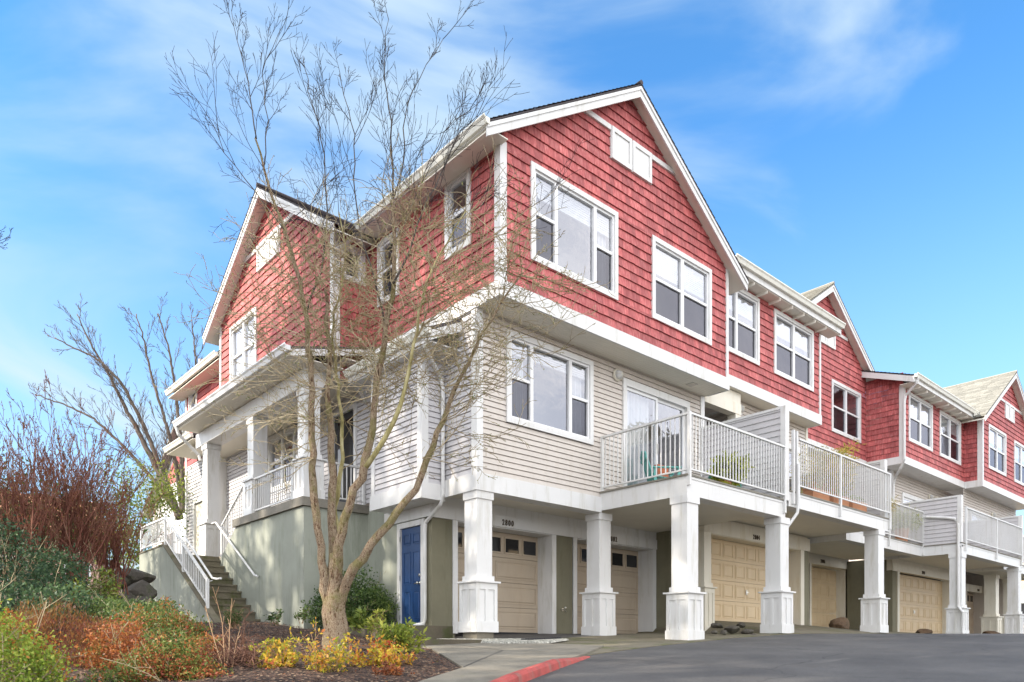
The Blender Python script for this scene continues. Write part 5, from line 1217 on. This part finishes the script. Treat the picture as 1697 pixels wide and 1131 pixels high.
# ================================================================== stones
def stone(name, label, c, rx, ry, rz, mat, seed, group=None, cat='boulder'):
    import bmesh
    r_ = random.Random(seed); bm = bmesh.new(); bmesh.ops.create_icosphere(bm, subdivisions=3, radius=1)
    ks = [(Vector((r_.gauss(0,1), r_.gauss(0,1), r_.gauss(0,1))).normalized(), r_.uniform(0.50, 0.85)) for _ in range(13)]
    for v in bm.verts:
        for kdir, lim in ks:
            dd = v.co.dot(kdir)
            if dd > lim: v.co -= kdir*(dd-lim)*0.85
        v.co *= 1+0.05*math.sin(v.co.x*6+seed)*math.cos(v.co.y*5)+0.035*math.sin(v.co.z*13+seed)*math.cos(v.co.x*11)+r_.uniform(-.012,.012)
        v.co = Vector((v.co.x*rx, v.co.y*ry, v.co.z*rz))
    me = bpy.data.meshes.new(name); bm.to_mesh(me); bm.free(); me.materials.append(M[mat])
    o = bpy.data.objects.new(name, me); COL.objects.link(o); o.location = c; o.rotation_euler = (0, 0, r_.uniform(-.5, .5)); tag(o, label, cat, group); return o
gb = 'boulders before the garages'
stone('boulder', 'brown boulder before the single gold garage door', tuple(at(1392, 1036, 22.3)), .42, .30, .26, 'rock_brown', 3, gb)
stone('boulder', 'long undercut boulder before the 2808 garage door', tuple(at(1530, 1049, 25.8)), .55, .30, .18, 'rock_brown', 8, gb)
stone('boulder', 'low flat boulder nearest the right edge', tuple(at(1646, 1053, 28.5)), .75, .4, .18, 'rock_brown', 12, gb)
gs = 'dark stones on the bank by the wide garage door'
random.seed(9)
for i, (px, py, z, r_, lb) in enumerate(((1190,1034,16.3,.17,'dark stone of the bank nearest the corner pillar base'), (1212,1040,16.2,.22,'largest dark stone in the middle of the bank'), (1238,1044,16.3,.20,'flat dark stone left of the fourth pillar'), (1228,1033,17,.14,'small stone high on the bank under the garage door'), (1200,1046,15.8,.12,'small low stone at the foot of the bank'), (1183,1045,15.6,.10,'pale small stone beside the corner pillar base'), (1250,1050,15.9,.12,'small stone touching the fourth pillar base'))):
    p = at(px, py+3, z); stone('bank_stone', lb, tuple(p), r_*1.0, r_*.8, r_*0.5, 'rock', 20+i, gs, 'stone')
w = 'stones of the rock wall left of the staircase'
for i, (px, py, z, rx, rz, lb) in enumerate(((222,958,15,.34,.22,'top right stone of the rock wall against the stair wall'), (200,968,14.8,.30,.22,'top left mossy stone of the rock wall'), (228,985,14.6,.30,.24,'middle right stone of the rock wall'), (205,1000,14.4,.34,.22,'lower left stone of the rock wall'), (232,1008,14.4,.24,.2,'bottom right stone of the rock wall'), (180,990,14.8,.34,.26,'leftmost dark stone of the rock wall'))):
    p = at(px, py, z); stone('wall_stone', lb, tuple(p), rx*1.25, .4, rz*1.3, 'rock', 40+i, w, 'stone')
P = []
for _ in range(9000):
    x = random.uniform(-0.5, 1.3); y = random.uniform(-1.6, 0.6)
    if y > 0.6-0.75*(x+0.5) or y < -1.08-(x+0.48)*0.8 or (x > 0.1 and y < -1.62+(x-0.15)*0.52): continue
    P.append((x, y, gxy(x, y)+0.045))
pm = MB()
for x, y, z in P:
    s = random.uniform(0.014, 0.034); pm.hexa([(x-s, y-s*.7, z-s*.5), (x+s*.8, y-s, z-s*.5), (x+s, y+s*.7, z-s*.4), (x-s*.8, y+s, z-s*.5), (x-s*.6, y-s*.5, z+s*.5), (x+s*.5, y-s*.6, z+s*.4), (x+s*.6, y+s*.5, z+s*.5), (x-s*.5, y+s*.6, z+s*.5)])
o = pm.build('gravel', M['pebble'], None, fix=False); o['kind'] = 'stuff'
gg = poly_patch('gravel_bed', [(-0.48,-1.09), (0.15,-1.61), (1.24,-1.04), (1.19,-0.25), (0.02,0.35), (-0.48,0.60)], lambda x, y: gxy(x, y)+0.03, 'rock', 0.1, 0.3); struct(gg)
dr_ = MB()
for k in range(16): dr_.box(0.35+k*0.055, 0.385+k*0.055, -0.95, -0.80, gxy(0.35+k*0.055, -0.9)+0.06, gxy(0.35+k*0.055, -0.9)+0.085)
tag(dr_.build('drain_grate', M['dark'], None), 'narrow dark slotted drain grate beside the first pillar', 'drain')
# ================================================================== things on the balconies
def chair(label, x, y, z, rot):
    t = thing('patio_chair', label, 'chair', (x, y, z), 'teal patio chairs on the corner balcony'); Rm = Matrix.Rotation(rot, 4, 'Z')
    def bb(m, x0, x1, y0, y1, z0, z1, tilt=0, piv=(0, 0)):
        c = []
        for (a, b, c_) in ((x0,y0,z0),(x1,y0,z0),(x1,y1,z0),(x0,y1,z0),(x0,y0,z1),(x1,y0,z1),(x1,y1,z1),(x0,y1,z1)):
            v = Vector((a, b, c_)); p = Vector((0, piv[0], piv[1])); v = Matrix.Rotation(tilt, 4, 'X')@(v-p)+p; c.append(Rm@v+Vector((x, y, z)))
        m.hexa(c)
    s = MB()
    for k in range(5): bb(s, -0.25, 0.25, -0.25+k*0.1, -0.16+k*0.1, 0.36, 0.38, 0.12, (0, .36))
    s.build('seat', M['teal'], t)
    b = MB()
    for k in range(5): bb(b, -0.25+k*0.102, -0.16+k*0.102, 0.24, 0.26, 0.34, 1.02-0.03*abs(k-2), -0.32, (0.25, .34))
    bb(b, -0.26, 0.26, 0.262, 0.28, 0.80, 0.86, -0.32, (0.25, .34)); b.build('backrest', M['teal'], t)
    for sx in (-1, 1):
        a = MB(); bb(a, sx*0.30-0.05, sx*0.30+0.05, -0.32, 0.30, 0.56, 0.585); a.build('armrest', M['teal'], t)
        for yy in (-0.27, 0.24): l = MB(); bb(l, sx*0.30-0.02, sx*0.30+0.02, yy-0.03, yy+0.03, 0, 0.56); l.build('leg', M['teal'], t)
    return t
chair('teal patio chair by the sliding door with orange cushion behind the railing', 4.75, -0.55, 3.36, 0.9)
chair('teal patio chair nearest the siding divider', 6.15, -1.2, 3.36, -0.9)
cu = MB(); cu.box(4.58, 4.95, -0.55, -0.45, 3.80, 4.05); tag(cu.build('cushion', M['fabric'], None), 'rust orange cushion on the teal chair by the sliding door', 'cushion')
def pot_plant(label, x, y, z, hp, rp, n, hgt, mat, size, seed, group=None, asp=0.2, potm='terracotta', spread=0.5, lv=3):
    random.seed(seed); t = thing('potted_plant', label, 'potted plant', (x, y, z), group)
    MB().lathe([(rp*0.75, 0), (rp, hp), (rp*1.08, hp), (rp*1.08, hp+0.03), (rp*0.95, hp+0.03), (rp*0.9, hp-0.02)], (x, y, z), 18).build('pot', M[potm], t)
    o = []
    for _ in range(n):
        d = Vector((random.uniform(-spread, spread), random.uniform(-spread, spread), 1)); grow(o, Vector((x, y, z+hp-0.03))+Vector((random.uniform(-1,1), random.uniform(-1,1), 0))*rp*0.6, d, hgt*random.uniform(0.6, 1), 0.006, 0, up=0.1, wig=0.3, kids=(5, 2), ratio=0.35, n=6, droop=0.1)
    tubes('stems', o, M['twig_tan'], t, 3, 0.003)
    P = np.array([tuple(q+vrand()*size*0.4) for s in o for q in s[0][2:] for _ in range(lv)]); np_mesh('leaves', leaf_faces(P, size, asp, (0,0,-0.2), 1.0), 4, M[mat], t)
pot_plant('broad leaved green potted plant between the teal chairs', 5.35, -1.75, 3.36, 0.22, 0.16, 9, 0.5, 'leaf_bright', 0.16, 1, asp=0.35)
pot_plant('tall yellow bamboo in a pot rising over the second balcony railing', 11.6, -1.3, 3.6, 0.35, 0.22, 12, 1.9, 'leaf_bamboo', 0.14, 2, 'bamboo pots on the second balcony', spread=0.28)
pot_plant('thinner bamboo in a pot halfway along the second balcony', 10.7, -1.4, 3.6, 0.35, 0.2, 7, 1.5, 'leaf_bamboo', 0.13, 3, 'bamboo pots on the second balcony', spread=0.25, lv=2)
pot_plant('reddish fine leaved potted shrub on the second balcony by the wall', 12.1, -0.2, 3.6, 0.35, 0.22, 8, 2.1, 'leaf_bamboo', 0.12, 4, 'bamboo pots on the second balcony', spread=0.4, lv=2)
pot_plant('wiry green-brown grass plant at the end of the third balcony', 15.6, -0.6, 3.53, 0.5, 0.22, 26, 0.9, 'leaf_bamboo', 0.16, 5, asp=0.06, spread=0.9)
pot_plant('low wiry grass plant by the third balcony corner post', 17.6, -0.6, 3.53, 0.5, 0.22, 24, 0.75, 'leaf_bright', 0.16, 6, asp=0.06, spread=1.1)
for i, (x, lb) in enumerate(((8.9, 'terracotta planter box nearest the downspout behind the railing'), (9.95, 'middle terracotta planter box behind the second balcony railing'), (11.0, 'terracotta planter box farthest along the second balcony'))):
    t = thing('planter_box', lb, 'planter', (x, -1.95, 3.6), 'terracotta planter boxes on the second balcony')
    MB().box(x-0.42, x+0.42, -2.08, -1.84, 3.60, 3.83).box(x-0.44, x+0.44, -2.10, -1.82, 3.83, 3.86).build('box', M['terracotta'], t)
    foliage('foliage', [(x, -1.96, 3.92, .38, .12, .12)], 500, 0.06, 'leaf_lime', t, seed=i+50)
t = thing('patio_table', 'small round white metal table on the second balcony', 'table', (9.1, -0.9, 3.6))
MB().lathe([(0.33, 0.70), (0.33, 0.72)], (9.1, -0.9, 3.6), 20).build('table_top', M['white'], t)
for k in range(4): a = k*math.pi/2+0.4; MB().tube([(9.1+0.25*math.cos(a), -0.9+0.25*math.sin(a), 3.6), (9.1+0.2*math.cos(a), -0.9+0.2*math.sin(a), 4.31)], 0.014, 6).build('leg', M['white'], t)
# ================================================================== neighbours seen past the ends of the row
def house(label, x0, x1, y0, y1, z0, z1, zr, wall, roofm, ax='X', name='house', wins=()):
    t = thing(name, label, 'house', ((x0+x1)/2, (y0+y1)/2, z0))
    b = MB(); b.box(x0, x1, y0, y1, z0, z1)
    if ax == 'X':
        ym = (y0+y1)/2; b.prism([(x0, y0, z1), (x0, y1, z1), (x0, ym, zr)], (x1-x0, 0, 0)); b.build('wall', M[wall], t)
        r_ = MB(); e = 0.4; sl = (zr-z1)/(ym-y0)
        for s in (-1, 1): yy = ym+s*((y1-y0)/2+e); zz = z1-e*sl; r_.prism([(x0-e, ym, zr+.03), (x0-e, yy, zz+.03), (x0-e, yy, zz+.15), (x0-e, ym, zr+.15)], (x1-x0+2*e, 0, 0))
    else:
        xm = (x0+x1)/2; b.prism([(x0, y0, z1), (x1, y0, z1), (xm, y0, zr)], (0, y1-y0, 0)); b.build('wall', M[wall], t)
        r_ = MB(); e = 0.4; sl = (zr-z1)/(xm-x0)
        for s in (-1, 1): xx = xm+s*((x1-x0)/2+e); zz = z1-e*sl; r_.prism([(xm, y0-e, zr+.03), (xx, y0-e, zz+.03), (xx, y0-e, zz+.15), (xm, y0-e, zr+.15)], (0, y1-y0+2*e, 0))
    r_.build('roof', M[roofm], t)
    for (F, u0, u1, w0, w1) in wins:
        f = MB(); f.fb(F, u0, u1, w0, w1, 0.0, 0.05); o = f.build('window', M['white'], t); MB().fb(F, u0+.1, u1-.1, w0+.1, w1-.1, 0.052, 0.06).build('pane', M['dark_glass'], o)
    return t
h1 = house('white neighbouring house with red gable top beyond the stair railing', 3.6, 12, 22, 32, 1.0, 7.4, 10.9, 'vinyl_white', 'roof_light', 'X', wins=[(XF(3.6), 28.4, 30.2, 4.2, 6.0)])
MB().prism([(3.58, 24.0, 8.4), (3.58, 30.0, 8.4), (3.58, 27, 10.5)], (0.015, 0, 0)).build('gable_panel', M['red'], h1)
house('pinkish house with brown roof glimpsed through the red stems', -3, 3.2, 40, 48, 2.0, 7.0, 9.6, 'pink_wall', 'terracotta', 'X', wins=[(YF(40), -2.2, -0.8, 4, 5.4), (YF(40), 1.0, 2.4, 4, 5.4)])
hx = house('tan gabled house across the road, mirrored in the sliding door', 22, 32, -27, -17, -0.5, 9.5, 13.5, 'door_gold', 'roof_light', 'Y', wins=[(lambda u, w, d: (u, -17+d, w), 23.5, 25.5, 5.5, 7.2), (lambda u, w, d: (u, -17+d, w), 28, 30, 5.5, 7.2)])
house('tan house seen between the farthest garage pillars', 55, 66, 3, 14, 0.4, 6.0, 9.0, 'door_gold', 'roof_light', 'Y', wins=[(XF(55), 5, 6.5, 2, 3.6)])
shrub('small evergreen between the farthest pillars', [(33.8, -0.2, 0.9, .4, .4, .5)], 1200, 0.08, 'leaf_green', seed=77)
# ================================================================== background tree
random.seed(21)
def bigtree(label, b, paths, z, mats, seed, kids=(6, 4, 2), L=3.0, tw=0.03, dens=0.5, group=None, minr=0.012, start=0.12):
    random.seed(seed); t = thing('bare_tree', label, 'tree', tuple(b), group); o = []; lm = MB()
    for pp, r0, r1 in paths:
        a = path(pp, r0, r1, z); lm.tube(a[0], a[1], 7)
        for i in range(int(len(a[0])*start)+1, len(a[0]), max(1, int(1/dens))):
            dd = (a[0][i]-a[0][i-1]).normalized(); s = dd.cross(vrand()).normalized()
            grow(o, a[0][i], dd*0.9+s*0.45, L*random.uniform(0.5, 1.1)*(1-0.5*i/len(a[0])), tw, 0, up=0.15, wig=0.22, kids=kids, ratio=0.5, ang=0.45, n=6, tip=0.3)
    lm.build('trunk', M[mats[0]], t, smooth=True, fix=False); tubes('branches', o, M[mats[1]], t, 3, minr); return t
bigtree('large leafless tree behind the house with limbs leaning left', at(300, 850, 28), [
 ([(298,860),(262,780),(215,690),(180,620),(150,570),(128,520)], .14, .02), ([(300,860),(272,790),(240,710),(205,640),(170,600),(90,560)], .12, .02),
 ([(300,860),(250,790),(200,735),(150,690),(105,670),(60,655)], .10, .02), ([(303,850),(290,760),(272,690),(250,620),(238,560),(225,520)], .10, .02),
 ([(305,850),(300,740),(290,640),(280,580),(262,520)], .12, .02), ([(310,850),(318,700),(325,600),(318,530)], .10, .02)], 28, ('twig_grey', 'twig_grey'), 5, kids=(5, 4), L=1.9, tw=0.014, dens=0.34, minr=0.006)
# trees left of the view; they throw the dappled shade on the side of the house
bigtree('leafless tree whose branch tips reach in at the left edge of the sky', at(-260, 1100, 11), [
 ([(-260,1130),(-250,800),(-230,560),(-190,380),(-120,260),(-30,190)], .2, .008), ([(-240,700),(-200,560),(-120,440),(-40,370)], .05, .006), ([(-245,620),(-180,500),(-90,430),(-12,405)], .05, .005), ([(-235,560),(-150,420),(-60,300),(-8,240)], .045, .005),
 ([(-250,800),(-330,600),(-380,400),(-360,200)], .12, .03), ([(-230,560),(-250,350),(-220,150),(-190,0)], .10, .03)], 11, ('bark_limb', 'twig_backlit'), 6, L=1.1, tw=0.008, dens=0.2, minr=0.0025, start=0.3)
def pine(label, x, y, z, z0, H, Rr, seed, n=9000):
    t = thing('pine_tree', label, 'tree', (x, y, z), 'tall pines left of the view'); r_ = np.random.default_rng(seed); random.seed(seed)
    MB().tube([(x, y, z-1), (x+0.1, y, z+H*0.5), (x, y, z+H)], [0.42, 0.28, 0.05], 10).build('trunk', M['bark'], t, smooth=True)
    o = []
    for k in range(34):
        h = z0+(H-z0)*(k+0.5)/34; a = k*2.4; L = Rr*(1-0.65*(h-z0)/(H-z0))*random.uniform(.7, 1.05); grow(o, Vector((x, y, h)), Vector((math.cos(a), math.sin(a), 0.1)), L, 0.06, 0, up=0.0, wig=0.2, kids=(4,), ratio=0.4, n=6)
    tubes('branches', o, M['bark'], t, 4, 0.01)
    C = [p for s in o for p in s[0][2:]]; k = max(1, n//len(C)); P = np.array([tuple(c) for c in C for _ in range(k)])
    P = P+r_.normal(size=P.shape)*np.array([0.42, 0.42, 0.30]); np_mesh('crown', leaf_faces(P, 0.42, 0.4, (0, 0, 0.2)), 4, M['leaf_conifer'], t)
for i, (x, y, z0, H, Rr, lb) in enumerate(((-21, 7.5, 13.0, 29, 4.4, 'tall pine nearest the porch side, left of the frame'), (-23, 13.5, 12.5, 30, 4.6, 'tall pine farthest back, left of the frame'), (-24, 1.5, 14.5, 31, 4.8, 'tall pine nearest the road, left of the frame'), (-28, 5.0, 17, 33, 5, 'tallest pine in the second rank, left of the frame'), (-20, -4.5, 15, 27, 3.6, 'smaller pine beyond the road, left of the frame'))):
    pine(lb, x, y, 0.6, z0, H, Rr, i+1)
